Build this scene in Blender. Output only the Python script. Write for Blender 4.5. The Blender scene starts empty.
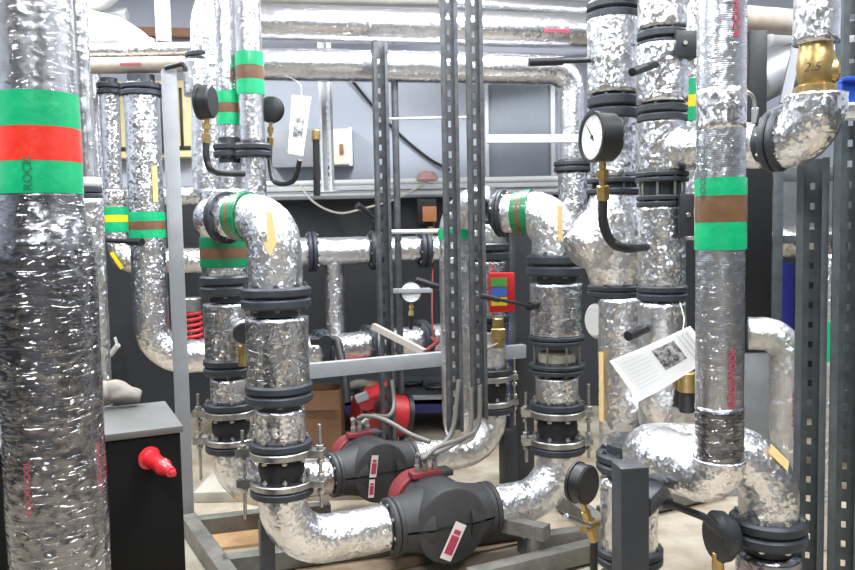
import bpy, bmesh, math, random
from mathutils import Vector, Matrix, Euler, noise, Quaternion
random.seed(7)
C = bpy.context.scene.collection
SC = bpy.context.scene
V = Vector
PI = math.pi
# ------------------------------------------------------------------ camera
W, H, F = 855, 570, 800.0
CAM = V((0, 0, 1.5))
PITCH, ROLL = math.radians(4.0), math.radians(-1.1)
RM = (Matrix.Rotation(PI / 2 - PITCH, 3, 'X') @ Matrix.Rotation(ROLL, 3, 'Z'))
cd = bpy.data.cameras.new('camera'); cam = bpy.data.objects.new('camera', cd); C.objects.link(cam)
cam.matrix_world = Matrix.Translation(CAM) @ RM.to_4x4()
cd.sensor_width = 36; cd.lens = 36 * F / W; cd.clip_start = 0.05
SC.camera = cam

def ray(px, py):
    return RM @ V(((px - W / 2) / F, -(py - H / 2) / F, -1.0))
def at(px, py, Y):
    d = ray(px, py); return CAM + d * ((Y - CAM.y) / d.y)
def atz(px, py, z):
    d = ray(px, py); return CAM + d * ((z - CAM.z) / d.z)
def zat(X, Y, py):
    # height on the vertical line (X,Y) that shows at row py
    k = -(py - H / 2) / F
    a = RM.transposed() @ (V((X, Y, 0)) - CAM); b = RM.transposed() @ V((0, 0, 1))
    # (a.y+z b.y) = k * -(a.z + z b.z)
    return (-k * a.z - a.y) / (b.y + k * b.z)
def pr(wpx, Y):
    return wpx / 2 / F * Y            # radius of something wpx pixels wide at depth Y

# ------------------------------------------------------------------ materials
def lin(c):
    c = c / 255
    return c / 12.92 if c <= .04045 else ((c + .055) / 1.055) ** 2.4
def rgb(r, g, b): return (lin(r), lin(g), lin(b), 1)
MATS = {}
def mat(name, col, rough=.5, metal=0, bump=0, bscale=60, var=0, vscale=8, coat=0, spec=.5, col2=None):
    if name in MATS: return MATS[name]
    m = bpy.data.materials.new(name); m.use_nodes = True
    n, l = m.node_tree.nodes, m.node_tree.links
    b = n['Principled BSDF']
    b.inputs['Base Color'].default_value = col
    b.inputs['Roughness'].default_value = rough; b.inputs['Metallic'].default_value = metal
    b.inputs['Coat Weight'].default_value = coat; b.inputs['Coat Roughness'].default_value = .12
    b.inputs['Specular IOR Level'].default_value = spec
    tc = n.new('ShaderNodeTexCoord')
    if var or col2:
        t = n.new('ShaderNodeTexNoise'); t.inputs['Scale'].default_value = vscale; t.inputs['Detail'].default_value = 6
        t.inputs['Roughness'].default_value = .65
        l.new(tc.outputs['Object'], t.inputs['Vector'])
        mx = n.new('ShaderNodeMix'); mx.data_type = 'RGBA'
        cr = n.new('ShaderNodeValToRGB'); cr.color_ramp.elements[0].position = .38; cr.color_ramp.elements[1].position = .62
        l.new(t.outputs['Fac'], cr.inputs['Fac']); l.new(cr.outputs['Color'], mx.inputs['Factor'])
        c2 = col2 or tuple(min(1, c * (1 - var)) for c in col[:3]) + (1,)
        mx.inputs['A'].default_value = col; mx.inputs['B'].default_value = c2
        l.new(mx.outputs['Result'], b.inputs['Base Color'])
    if bump:
        t = n.new('ShaderNodeTexNoise'); t.inputs['Scale'].default_value = bscale; t.inputs['Detail'].default_value = 4
        l.new(tc.outputs['Object'], t.inputs['Vector'])
        bp = n.new('ShaderNodeBump'); bp.inputs['Strength'].default_value = bump; bp.inputs['Distance'].default_value = .01
        l.new(t.outputs['Fac'], bp.inputs['Height']); l.new(bp.outputs['Normal'], b.inputs['Normal'])
    MATS[name] = m; return m

def foil(name, scale=30, k=.5, rough=.2, col=(.86, .86, .88), wrap=0, ribs=0, patch=None, fine=.35):
    """crumpled aluminium foil jacket: flat little facets with sharp creases; wrap>0 adds stretch-film wrinkles over it"""
    if name in MATS: return MATS[name]
    m = bpy.data.materials.new(name); m.use_nodes = True
    n, l = m.node_tree.nodes, m.node_tree.links
    b = n['Principled BSDF']
    b.inputs['Metallic'].default_value = 1
    tc = n.new('ShaderNodeTexCoord')
    def put(sock, s):
        if isinstance(s, (int, float, tuple)): sock.default_value = s
        else: l.new(s, sock)
    def vm(op, a, bb=None, sc=None):
        q = n.new('ShaderNodeVectorMath'); q.operation = op; put(q.inputs[0], a)
        if bb is not None: put(q.inputs[1], bb)
        if sc is not None: put(q.inputs['Scale'], sc)
        return q.outputs[0]
    def noi(sc, vec, det=5, rg=.6, typ='FBM', dist=0):
        t = n.new('ShaderNodeTexNoise'); t.noise_type = typ; t.inputs['Scale'].default_value = sc; t.inputs['Detail'].default_value = det
        t.inputs['Roughness'].default_value = rg; t.inputs['Distortion'].default_value = dist; l.new(vec, t.inputs['Vector']); return t
    P = tc.outputs['Object']
    nz = noi(scale * .3, P)
    Pw = vm('ADD', P, vm('SCALE', vm('SUBTRACT', nz.outputs['Color'], (.5, .5, .5)), sc=1.6 / scale))
    def fac(sc, vec=Pw):
        v = n.new('ShaderNodeTexVoronoi'); v.feature = 'SMOOTH_F1'; v.inputs['Smoothness'].default_value = .45; v.inputs['Scale'].default_value = sc; l.new(vec, v.inputs['Vector'])
        return vm('SUBTRACT', v.outputs['Color'], (.5, .5, .5))
    ge = n.new('ShaderNodeNewGeometry')
    msk = noi(4.0, P, 3)                                   # some stretches lie smooth, some are badly crumpled
    mr = n.new('ShaderNodeMapRange'); mr.inputs['From Min'].default_value = .35; mr.inputs['From Max'].default_value = .62
    mr.inputs['To Min'].default_value = .45; mr.inputs['To Max'].default_value = 1.25; l.new(msk.outputs['Fac'], mr.inputs['Value'])
    off = vm('ADD', vm('SCALE', fac(scale), sc=k), vm('SCALE', fac(scale * 2.6), sc=k * .9))
    off = vm('SCALE', off, sc=mr.outputs['Result'])
    N = vm('NORMALIZE', vm('ADD', ge.outputs['Normal'], off))
    bp = n.new('ShaderNodeBump'); bp.inputs['Strength'].default_value = fine; bp.inputs['Distance'].default_value = .25 / scale
    n2 = noi(scale * .8, Pw, 6, .65, 'RIDGED_MULTIFRACTAL'); h = n2.outputs['Fac']
    if ribs:
        wt = n.new('ShaderNodeTexWave'); wt.bands_direction = 'Z'; wt.inputs['Scale'].default_value = ribs
        wt.inputs['Distortion'].default_value = 2.5; wt.inputs['Detail'].default_value = 3; wt.inputs['Detail Scale'].default_value = 1.5
        l.new(P, wt.inputs['Vector'])
        q = n.new('ShaderNodeMath'); q.operation = 'MULTIPLY_ADD'; l.new(wt.outputs['Fac'], q.inputs[0]); q.inputs[1].default_value = .07; l.new(h, q.inputs[2]); h = q.outputs[0]
    l.new(h, bp.inputs['Height']); l.new(N, bp.inputs['Normal'])
    l.new(bp.outputs['Normal'], b.inputs['Normal'])
    b.inputs['Base Color'].default_value = col + (1,)
    if patch:
        t = noi(5, P)
        cr = n.new('ShaderNodeValToRGB'); cr.color_ramp.elements[0].position = .5; cr.color_ramp.elements[1].position = .68
        l.new(t.outputs['Fac'], cr.inputs['Fac'])
        mx = n.new('ShaderNodeMix'); mx.data_type = 'RGBA'
        mx.inputs['A'].default_value = col + (1,); mx.inputs['B'].default_value = patch
        l.new(cr.outputs['Color'], mx.inputs['Factor']); l.new(mx.outputs['Result'], b.inputs['Base Color'])
    b.inputs['Roughness'].default_value = rough
    if wrap:
        b.inputs['Coat Weight'].default_value = wrap; b.inputs['Coat Roughness'].default_value = .06; b.inputs['Coat IOR'].default_value = 1.5
        mp = n.new('ShaderNodeMapping'); mp.inputs['Scale'].default_value = (4, 4, 20); mp.inputs['Rotation'].default_value = (.35, .2, 0)
        l.new(P, mp.inputs['Vector'])
        n3 = noi(3.0, mp.outputs['Vector'], 6, .6, 'RIDGED_MULTIFRACTAL', 1.2)
        b2 = n.new('ShaderNodeBump'); b2.inputs['Strength'].default_value = 1; b2.inputs['Distance'].default_value = .03
        l.new(n3.outputs['Fac'], b2.inputs['Height']); l.new(b2.outputs['Normal'], b.inputs['Coat Normal'])
    MATS[name] = m; return m

FO = foil('crumpled_foil', 54, .36, .29, (.78, .78, .80), fine=1)
FOS = foil('smooth_foil', 46, .10, .26, (.74, .74, .77), wrap=.5, fine=.5)
FOW = foil('film_wrapped_foil', 40, .22, .26, (.54, .54, .56), wrap=1, fine=1)
FOR_ = foil('ribbed_foil', 46, .10, .3, (.60, .61, .65), wrap=.8, ribs=60, fine=.4)
FOG = foil('film_wrapped_dark_foil', 40, .12, .26, (.25, .25, .275), wrap=1, fine=.7)
FOD = foil('grubby_foil', 56, .36, .34, (.76, .75, .75), patch=(.48, .43, .39, 1), fine=1)
FOB = foil('bright_foil', 62, .32, .33, (.82, .82, .84), fine=1)
MILK = foil('milky_film_foil', 34, .3, .42, (.66, .66, .67), wrap=1, patch=(.50, .48, .46, 1), fine=.8)
FLG = mat('flange_paint', rgb(46, 51, 59), .5, bump=.15, bscale=40, var=.3)
BLK = mat('black_paint', rgb(30, 31, 34), .45, var=.25)
RUB = mat('black_rubber', rgb(22, 22, 24), .6, bump=.1)
STL = mat('galvanised_steel', (.5, .5, .49, 1), .36, 1, bump=.08, var=.3, vscale=30)
BOLT = mat('zinc_bolt', (.55, .54, .5, 1), .35, 1)
BOLTD = mat('dark_bolt', (.2, .2, .2, 1), .4, 1)
STRUT = mat('galvanised_strut', (.13, .137, .15, 1), .42, .6, var=.4, vscale=18)
STRUTD = mat('grey_angle', rgb(88, 95, 99), .42, .4, var=.3, vscale=14)
SKID = mat('worn_skid_paint', rgb(116, 114, 108), .5, var=.35, vscale=10, bump=.1)
GREY = mat('grey_frame_paint', rgb(150, 153, 158), .4, var=.12)
LGREY = mat('light_grey_paint', rgb(205, 208, 212), .45, var=.08)
DPOST = mat('charcoal_paint', rgb(48, 51, 56), .4, bump=.05, var=.2)
GRN = mat('green_tape', rgb(0, 172, 112), .38, var=.12, coat=.5, bump=.25, bscale=30)
DGRN = mat('dark_green_tape', rgb(0, 120, 74), .4, var=.15, coat=.4, bump=.25, bscale=30)
RED = mat('red_tape', rgb(226, 50, 32), .38, var=.1, coat=.5, bump=.25, bscale=30)
BRN = mat('brown_tape', rgb(116, 84, 58), .42, var=.25, coat=.4, bump=.25, bscale=30)
YEL = mat('yellow_tape', rgb(232, 205, 30), .4)
ARR = mat('buff_arrow_tape', rgb(214, 186, 130), .5, var=.12)
BRS = mat('brass', (.56, .40, .17, 1), .36, .9, bump=.1, var=.25, vscale=25)
PUMP = mat('pump_shell_foam', rgb(54, 54, 56), .62, bump=.1, bscale=120, var=.18, vscale=12)
PRED = mat('pump_red', rgb(128, 46, 50), .6, var=.3)
MRED = mat('motor_red', rgb(176, 36, 44), .45, var=.25)
HOSE = mat('grey_conduit', rgb(116, 114, 110), .5, bump=.1)
WHT = mat('white_paper', rgb(240, 240, 240), .6)
WPL = mat('white_plastic', rgb(228, 230, 230), .4)
INK = mat('black_ink', rgb(30, 30, 34), .6)
GINK = mat('grey_ink', rgb(206, 206, 208), .6)
RINK = mat('red_ink', rgb(168, 62, 84), .5)
CRM = mat('cream_enamel', rgb(222, 208, 158), .45, var=.12)
CARD = mat('brown_cardboard', rgb(116, 84, 58), .75, var=.15)
BLU = mat('blue_plastic', rgb(30, 78, 180), .4)
DBLU = mat('navy_paint', rgb(34, 38, 96), .45)
ORG = mat('amber_plastic', rgb(200, 132, 84), .4)
REDP = mat('red_plastic', rgb(214, 40, 50), .32, coat=.3, var=.1)
BLUST = mat('blue_sticker', rgb(70, 120, 215), .5)
GRNST = mat('green_sticker', rgb(90, 175, 80), .5)
SPR = mat('spring_red', rgb(176, 40, 46), .4)
WIRE = mat('pale_wire', rgb(196, 190, 180), .5)
RWIRE = mat('dark_red_wire', rgb(120, 44, 40), .5)
CLOTHM = mat('grey_cloth', rgb(140, 134, 126), .9, bump=.3, bscale=30, var=.2)
WOOD = mat('brown_wood', rgb(150, 108, 82), .6, var=.25)
INSP = mat('bare_insulation_wrap', rgb(212, 208, 200), .5, bump=.4, bscale=18, var=.12)
DUCTW = mat('white_wrap', rgb(236, 236, 234), .55, bump=.5, bscale=14)
BEIGE = mat('beige_wrap', rgb(172, 160, 148), .45, bump=.3, bscale=16, var=.2)

# ------------------------------------------------------------------ object helpers
def root_loc(o):
    while o.parent: o = o.parent
    return V(o.location)
def thing(name, label, cat, loc, group=None):
    o = bpy.data.objects.new(name, None); C.objects.link(o); o.empty_display_size = .05
    o.location = loc; o['label'] = label; o['category'] = cat
    if group: o['group'] = group
    return o
def mesh_of(name, bm, smooth, off):
    bmesh.ops.translate(bm, verts=bm.verts, vec=-off)
    me = bpy.data.meshes.new(name); bm.to_mesh(me); bm.free()
    if smooth is True:
        for p in me.polygons: p.use_smooth = True
    elif smooth:
        for p in me.polygons: p.use_smooth = True
        try: me.set_sharp_from_angle(angle=smooth)
        except Exception: pass
    return me
AUTO = math.radians(38)
def part(name, bm, m, parent, label=None, smooth=AUTO):
    off = root_loc(parent)
    me = mesh_of(name, bm, smooth, off); me.materials.append(m)
    o = bpy.data.objects.new(name, me); C.objects.link(o); o.parent = parent
    if label: o['label'] = label
    return o
def solo(name, bm, m, label, cat, group=None, smooth=AUTO):
    lo = [min(v.co[i] for v in bm.verts) for i in range(3)]; hi = [max(v.co[i] for v in bm.verts) for i in range(3)]
    off = V(((lo[0] + hi[0]) / 2, (lo[1] + hi[1]) / 2, lo[2]))
    me = mesh_of(name, bm, smooth, off); me.materials.append(m)
    o = bpy.data.objects.new(name, me); C.objects.link(o); o.location = off
    o['label'] = label; o['category'] = cat
    if group: o['group'] = group
    return o
def struct(name, bm, m, parent=None, smooth=False):
    me = mesh_of(name, bm, smooth, V((0, 0, 0))); me.materials.append(m)
    o = bpy.data.objects.new(name, me); C.objects.link(o)
    if parent: o.parent = parent
    else: o['kind'] = 'structure'
    return o
def B(): return bmesh.new()

def box(bm, c, s, R=None, bev=0):
    r = bmesh.ops.create_cube(bm, size=1)
    vs = r['verts']
    for v in vs:
        p = V((v.co.x * s[0], v.co.y * s[1], v.co.z * s[2]))
        v.co = (R @ p if R else p) + V(c)
    if bev:
        es = list({e for v in vs for e in v.link_edges})
        bmesh.ops.bevel(bm, geom=es, offset=bev, segments=2, affect='EDGES', profile=.6)
    return bm
def frame_of(ax, hint=None):
    a = V(ax).normalized(); h = V(hint) if hint else (V((0, 0, 1)) if abs(a.z) < .9 else V((0, -1, 0)))
    u = (h - a * h.dot(a)).normalized(); return a, u, a.cross(u)
def beam(bm, p0, p1, w, h, bev=.003, up=None):
    p0, p1 = V(p0), V(p1); a, u, v = frame_of(p1 - p0, up)
    R = Matrix((v, a, u)).transposed()
    return box(bm, (p0 + p1) / 2, (w, (p1 - p0).length, h), R, bev)
def lathe(bm, p, ax, prof, seg=32, closed=False, a0=0, a1=2 * PI, hint=None):
    """prof: list of (along axis, radius)"""
    a, u, w = frame_of(ax, hint); p = V(p); full = abs(a1 - a0 - 2 * PI) < 1e-6
    n = seg if full else seg + 1
    rows = []
    for t, r in prof:
        if r < 1e-6: rows.append([bm.verts.new(p + a * t)])
        else:
            rows.append([bm.verts.new(p + a * t + (u * math.cos(a0 + (a1 - a0) * k / seg) + w * math.sin(a0 + (a1 - a0) * k / seg)) * r) for k in range(n)])
    m = len(rows)
    for i in range(m if closed else m - 1):
        A, D = rows[i], rows[(i + 1) % m]
        for k in range(seg):
            k2 = (k + 1) % n
            if len(A) == 1 and len(D) == 1: continue
            if len(A) == 1: f = (A[0], D[k2], D[k])
            elif len(D) == 1: f = (A[k], A[k2], D[0])
            else: f = (A[k], A[k2], D[k2], D[k])
            try: bm.faces.new(f)
            except ValueError: pass
    bmesh.ops.recalc_face_normals(bm, faces=bm.faces)
    return bm
def cyl(bm, p0, p1, r, seg=24, ch=None, r1=None):
    p0, p1 = V(p0), V(p1); L = (p1 - p0).length; ch = min(r, L) * .12 if ch is None else ch
    r1 = r if r1 is None else r1
    return lathe(bm, p0, p1 - p0, [(0, 0), (0, r - ch), (ch, r), (L - ch, r1), (L, r1 - ch), (L, 0)], seg)
def fillet(pts, rad, n=10):
    pts = [V(p) for p in pts]; out = [pts[0]]
    for i in range(1, len(pts) - 1):
        a, b, c = pts[i - 1], pts[i], pts[i + 1]
        d0, d1 = (a - b).normalized(), (c - b).normalized()
        ang = d0.angle(d1)
        if ang > PI - .02: out.append(b); continue
        R = rad[i - 1] if isinstance(rad, (list, tuple)) else rad
        t = min(R / math.tan(ang / 2), (a - b).length * .98, (c - b).length * .98); R = t * math.tan(ang / 2)
        ctr = b + (d0 + d1).normalized() * (R / math.sin(ang / 2))
        v0 = b + d0 * t - ctr; v1 = b + d1 * t - ctr; tot = v0.angle(v1); axn = v0.cross(v1).normalized()
        for k in range(n + 1): out.append(ctr + Quaternion(axn, tot * k / n) @ v0)
    out.append(pts[-1]); return out
def resample(pts, step):
    out = [pts[0].copy()]
    for a, b in zip(pts, pts[1:]):
        L = (b - a).length
        if L < 1e-6: continue
        k = max(1, int(round(L / step)))
        out += [a + (b - a) * (i / k) for i in range(1, k + 1)]
    return out
def crumple(p, f):
    d = noise.voronoi(p * f)[0]
    return (d[1] - d[0]) - .35 + .5 * noise.noise(p * f * .5)
def tube(bm, pts, r, fil=.1, seg=40, step=.014, amp=0, freq=18, cap=True, rfun=None, n=10):
    P = resample(fillet(pts, fil, n), step); N = len(P)
    tan = [((P[min(i + 1, N - 1)] - P[max(i - 1, 0)])).normalized() for i in range(N)]
    a, u, w = frame_of(tan[0]); rows = []; s = 0; tot = sum((y - x).length for x, y in zip(P, P[1:]))
    for i in range(N):
        if i:
            q = tan[i - 1].rotation_difference(tan[i]); u = q @ u; s += (P[i] - P[i - 1]).length
        t = tan[i]; u = (u - t * u.dot(t)).normalized(); w = t.cross(u)
        rr = r * (rfun(s, tot) if rfun else 1); row = []
        for k in range(seg):
            dr = (u * math.cos(2 * PI * k / seg) + w * math.sin(2 * PI * k / seg)); p = P[i] + dr * rr
            if amp: p = p + dr * (amp * crumple(p, freq))
            row.append(bm.verts.new(p))
        rows.append(row)
    for A, D in zip(rows, rows[1:]):
        for k in range(seg): bm.faces.new((A[k], A[(k + 1) % seg], D[(k + 1) % seg], D[k]))
    if cap:
        bm.faces.new(rows[0][::-1]); bm.faces.new(rows[-1])
    bmesh.ops.recalc_face_normals(bm, faces=bm.faces)
    return bm
def wire(bm, pts, r, n=6, sm=8):
    """smooth Catmull-Rom cable"""
    pts = [V(p) for p in pts]; q = [pts[0] * 2 - pts[1]] + pts + [pts[-1] * 2 - pts[-2]]; out = []
    for i in range(1, len(q) - 2):
        p0, p1, p2, p3 = q[i - 1:i + 3]
        for k in range(sm):
            t = k / sm
            out.append(.5 * ((2 * p1) + (p2 - p0) * t + (2 * p0 - 5 * p1 + 4 * p2 - p3) * t * t + (3 * p1 - p0 - 3 * p2 + p3) * t ** 3))
    out.append(pts[-1])
    return tube(bm, out, r, 0.001, seg=max(6, n), step=1.0)
def sleeve(bm, p0, p1, r, th=.0025, seg=44, amp=.0006):
    p0, p1 = V(p0), V(p1); L = (p1 - p0).length
    lathe(bm, p0, p1 - p0, [(0, r - .006), (0, r + th), (L * .33, r + th + amp), (L * .66, r + th), (L, r + th), (L, r - .006)], seg, closed=True)
    return bm

_bolts = {}
def bolt_mesh(L, s, m):
    k = (round(L, 4), round(s, 4), m.name)
    if k not in _bolts:
        bm = B(); h = s * .75
        lathe(bm, (0, 0, -L / 2 - h), (0, 0, 1), [(0, 0), (0, s * .9), (h * .25, s), (h, s), (h, s * .5), (h + L, s * .5), (h + L, s), (2 * h + L, s), (2 * h + L, s * .55), (2.8 * h + L, s * .5), (2.8 * h + L, 0)], 6)
        me = bpy.data.meshes.new('bolt'); bm.to_mesh(me); bm.free(); me.materials.append(m); _bolts[k] = me
    return _bolts[k]
def bolts(parent, c, ax, R, L, n, s, m=None, ph=.2, name='bolt'):
    m = m or BOLTD; me = bolt_mesh(L, s, m); a, u, w = frame_of(ax); off = root_loc(parent)
    q = V((0, 0, 1)).rotation_difference(a)
    for k in range(n):
        t = 2 * PI * k / n + ph
        o = bpy.data.objects.new(name, me); C.objects.link(o); o.parent = parent
        o.location = V(c) + (u * math.cos(t) + w * math.sin(t)) * R - off
        o.rotation_mode = 'QUATERNION'; o.rotation_quaternion = q
def flange(parent, c, ax, r, h, hub=0, nb=8, m=None, bm_=None, hubl=.03, bs=None, gapf=.05):
    """a bolted pair of flange rings centred on c, total height h along ax"""
    m = m or FLG; a = V(ax).normalized(); c = V(c); t = h * (1 - gapf) / 2; e = min(t * .22, r * .08)
    hub = hub or r * .68; first = None
    for s in (-1, 1):
        bm = B(); i0 = h * gapf / 2
        lathe(bm, c, a * s, [(i0 - h * gapf * .5, 0), (i0 - h * gapf * .5, r * .78), (i0, r * .78), (i0, r - e), (i0 + e, r), (i0 + t - e, r), (i0 + t, r - e), (i0 + t, hub), (i0 + t + hubl, hub * .97), (i0 + t + hubl, 0)], 48)
        f = part('flange', bm, m, parent); first = first or f
    if nb: bolts(first, c, a, r * .83, h, nb, bs or r * .085, bm_)
    return first
def text_bm(txt, size, bold=0):
    cu = bpy.data.curves.new('t', 'FONT'); cu.body = txt; cu.size = size; cu.align_x = 'CENTER'; cu.align_y = 'CENTER'; cu.offset = bold
    o = bpy.data.objects.new('t', cu); C.objects.link(o); dg = bpy.context.evaluated_depsgraph_get(); dg.update()
    me = bpy.data.meshes.new_from_object(o.evaluated_get(dg)); bpy.data.objects.remove(o); bpy.data.curves.remove(cu)
    bm = B(); bm.from_mesh(me); bpy.data.meshes.remove(me); return bm
def letter_on_pipe(parent, txt, size, p, ax, n, r, m, bold=.0015, up=None, sx=1):
    a = V(ax).normalized(); n = V(n); n = (n - a * n.dot(a)).normalized(); b = n.cross(a)
    bm = text_bm(txt, size, bold)
    bmesh.ops.subdivide_edges(bm, edges=bm.edges, cuts=1)
    for v in bm.verts:
        x, y = v.co.x * sx, v.co.y; f = y / r
        v.co = V(p) + a * x + (n * math.cos(f) + b * math.sin(f)) * r
    bmesh.ops.recalc_face_normals(bm, faces=bm.faces)
    return part('lettering', bm, m, parent)
def patch_on_pipe(parent, poly, p, ax, n, r, m, name, label=None):
    """flat polygon (along axis, across) laid on a pipe"""
    a = V(ax).normalized(); n = V(n); n = (n - a * n.dot(a)).normalized(); b = n.cross(a); bm = B()
    bm.faces.new([bm.verts.new((x, y, 0)) for x, y in poly])
    bmesh.ops.triangulate(bm, faces=bm.faces)
    for _ in range(3): bmesh.ops.subdivide_edges(bm, edges=bm.edges, cuts=1)
    for v in bm.verts:
        x, y = v.co.x, v.co.y; f = y / r
        v.co = V(p) + a * x + (n * math.cos(f) + b * math.sin(f)) * r
    bmesh.ops.recalc_face_normals(bm, faces=bm.faces)
    return part(name, bm, m, parent, label)
def tocam(p): d = CAM - V(p); d.z = 0; return d.normalized()
class Line:
    """a vertical axis through pixel (px,py) at depth Y"""
    def __init__(s, px, py, Y): p = at(px, py, Y); s.X, s.Y = p.x, p.y
    def z(s, py, r=0): return zat(s.X, s.Y - r, py)
    def p(s, z): return V((s.X, s.Y, z))
    def q(s, py, r=0): return s.p(s.z(py, r))
UP = V((0, 0, 1))
def vpipe(parent, ln, y0, y1, wpx, m=None, amp=.003, name='pipe_section', freq=18, label=None, seg=40, z0=None, z1=None, step=.014):
    r = pr(wpx, ln.Y); a = z0 if z0 is not None else ln.z(y0); b = z1 if z1 is not None else ln.z(y1)
    bm = tube(B(), [ln.p(a), ln.p(b)], r, amp=amp, freq=freq, seg=seg, step=step)
    part(name, bm, m or FO, parent, label, True); return r
def vband(parent, ln, y0, y1, wpx, m, label=None):
    r = pr(wpx, ln.Y)
    part('tape_band', sleeve(B(), ln.q(y1, r), ln.q(y0, r), r), m, parent, label)
def vfl(parent, ln, y0, y1, wpx, nb=8, **k):
    r = pr(wpx, ln.Y); a, b = ln.z(y0, r * .6), ln.z(y1, r * .9)
    return flange(parent, ln.p((a + b) / 2), UP, r, abs(a - b), nb=nb, **k)
CEIL = 3.6
FLOOR = 0.0
# ------------------------------------------------------------------ room shell
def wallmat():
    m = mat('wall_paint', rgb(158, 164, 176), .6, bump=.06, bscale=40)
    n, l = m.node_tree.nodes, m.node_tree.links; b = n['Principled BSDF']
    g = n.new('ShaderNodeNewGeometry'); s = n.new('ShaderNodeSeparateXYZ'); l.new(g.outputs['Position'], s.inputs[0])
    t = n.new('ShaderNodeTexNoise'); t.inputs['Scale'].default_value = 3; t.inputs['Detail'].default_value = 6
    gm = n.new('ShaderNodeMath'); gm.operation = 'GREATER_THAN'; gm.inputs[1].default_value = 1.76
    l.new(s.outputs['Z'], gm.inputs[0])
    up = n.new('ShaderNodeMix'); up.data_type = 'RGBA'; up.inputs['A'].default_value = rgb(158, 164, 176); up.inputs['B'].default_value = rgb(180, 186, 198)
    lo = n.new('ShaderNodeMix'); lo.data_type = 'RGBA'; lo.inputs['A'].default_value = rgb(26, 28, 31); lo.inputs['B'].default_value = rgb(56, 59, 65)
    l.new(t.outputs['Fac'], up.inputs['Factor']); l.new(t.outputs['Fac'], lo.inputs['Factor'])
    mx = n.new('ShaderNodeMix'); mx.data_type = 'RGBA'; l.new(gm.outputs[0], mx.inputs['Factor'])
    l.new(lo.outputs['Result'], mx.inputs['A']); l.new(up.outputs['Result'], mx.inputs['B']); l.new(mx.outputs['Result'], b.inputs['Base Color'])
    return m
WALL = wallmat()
FLO = mat('screed_floor', rgb(172, 164, 150), .6, bump=.12, bscale=18, col2=rgb(134, 120, 98), vscale=2.2)
CEI = mat('ceiling_paint', rgb(232, 232, 232), .7)
X0, X1, YB, YF = -3.9, 3.9, 6.6, -2.4
struct('floor', box(B(), (0, (YB + YF) / 2, -.05), (X1 - X0 + .4, YB - YF + .4, .1)), FLO)
struct('ceiling', box(B(), (0, (YB + YF) / 2, CEIL + .05), (X1 - X0 + .4, YB - YF + .4, .1)), CEI)
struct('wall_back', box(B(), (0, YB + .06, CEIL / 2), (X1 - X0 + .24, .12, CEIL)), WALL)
struct('wall_front', box(B(), (0, YF - .06, CEIL / 2), (X1 - X0 + .24, .12, CEIL)), mat('front_wall_paint', rgb(84, 88, 94), .6))
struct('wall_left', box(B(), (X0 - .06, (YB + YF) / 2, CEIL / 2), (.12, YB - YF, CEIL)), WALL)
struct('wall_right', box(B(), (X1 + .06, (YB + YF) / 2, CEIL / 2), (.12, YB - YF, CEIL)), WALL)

# ------------------------------------------------------------------ compound builders
def flex_joint(name, label, ln, y0, y1, wpx, rods, cat='flexible joint'):
    """rubber expansion joint: two galvanised plates, bellows, tie rods. y0,y1 rows of the top and bottom of the plates"""
    r = pr(wpx, ln.Y); a, b = ln.z(y1, r * .9), ln.z(y0, r * .6); h = b - a
    t = thing(name, label, cat, ln.p(a), 'rubber flexible joints beside the pumps')
    pt = h * .13
    lathe_p = lambda z, th: lathe(B(), ln.p(z), UP, [(0, 0), (0, r - .004), (.004, r), (th - .004, r), (th, r - .004), (th, 0)], 48)
    def plate(z, mtl, nm, lug):
        bm = lathe_p(z, pt)
        if lug:
            for ang, d, *_ in rods:
                dv = V((math.cos(ang), math.sin(ang), 0)); c = ln.p(z + pt / 2) + dv * ((r * .8 + d + .02) / 2)
                R = Matrix.Rotation(ang, 3, 'Z'); box(bm, c, (d + .02 - r * .8, .06, pt * .9), R, .003)
        return part(nm, bm, mtl, t)
    plate(a, FLG, 'counter_flange', False)
    p1 = plate(a + pt * 1.15, STL, 'clamp_plate', True)
    p2 = plate(b - pt * 2.15, STL, 'clamp_plate', True)
    plate(b - pt, FLG, 'counter_flange', False)
    rb = r * .72; z0 = a + pt * 2.1; z1 = b - pt * 2.1; hh = z1 - z0
    prof = [(0, rb * .9)] + [(hh * k / 12, rb * (.86 + .16 * math.sin(PI * k / 12))) for k in range(1, 12)] + [(hh, rb * .9)]
    part('rubber_bellows', lathe(B(), ln.p(z0), UP, [(0, 0)] + prof + [(hh, 0)], 40), RUB, t)
    bolts(p1, ln.p(a + pt * 1.1), UP, r * .83, pt * 2.6, 8, r * .085, BOLT, .3)
    bolts(p2, ln.p(b - pt * 1.1), UP, r * .83, pt * 2.6, 8, r * .085, BOLT, .3)
    for ang, d, ya, yb in rods:
        dv = V((math.cos(ang), math.sin(ang), 0)) * d; bm = B()
        za, zb = zat(ln.X + dv.x, ln.Y + dv.y, ya), zat(ln.X + dv.x, ln.Y + dv.y, yb)
        za = max(za, b + .04); zb = min(zb, a - .03)
        cyl(bm, ln.p(zb) + dv, ln.p(za) + dv, .0075, 12)
        rod = part('tie_rod', bm, STL, t)
        for zc in (b - pt * 1.3 + .012, b - pt * 2.6 - .01, a + pt * 2.6 + .005, a + pt * .9 - .012):
            nb = B(); lathe(nb, ln.p(zc - .008) + dv, UP, [(0, 0), (0, .014), (.002, .016), (.014, .016), (.016, .014), (.016, 0)], 6)
            part('nut', nb, BOLT, rod)
    return a, b
def lever(parent, p0, p1, r, m=BLK, grip=.5, grm=None):
    p0, p1 = V(p0), V(p1); bm = cyl(B(), p0, p0.lerp(p1, 1), r * .6, 12)
    h = part('lever_handle', bm, m, parent)
    part('grip', cyl(B(), p0.lerp(p1, 1 - grip), p0.lerp(p1, 1.02), r, 14), grm or m, h)
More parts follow.
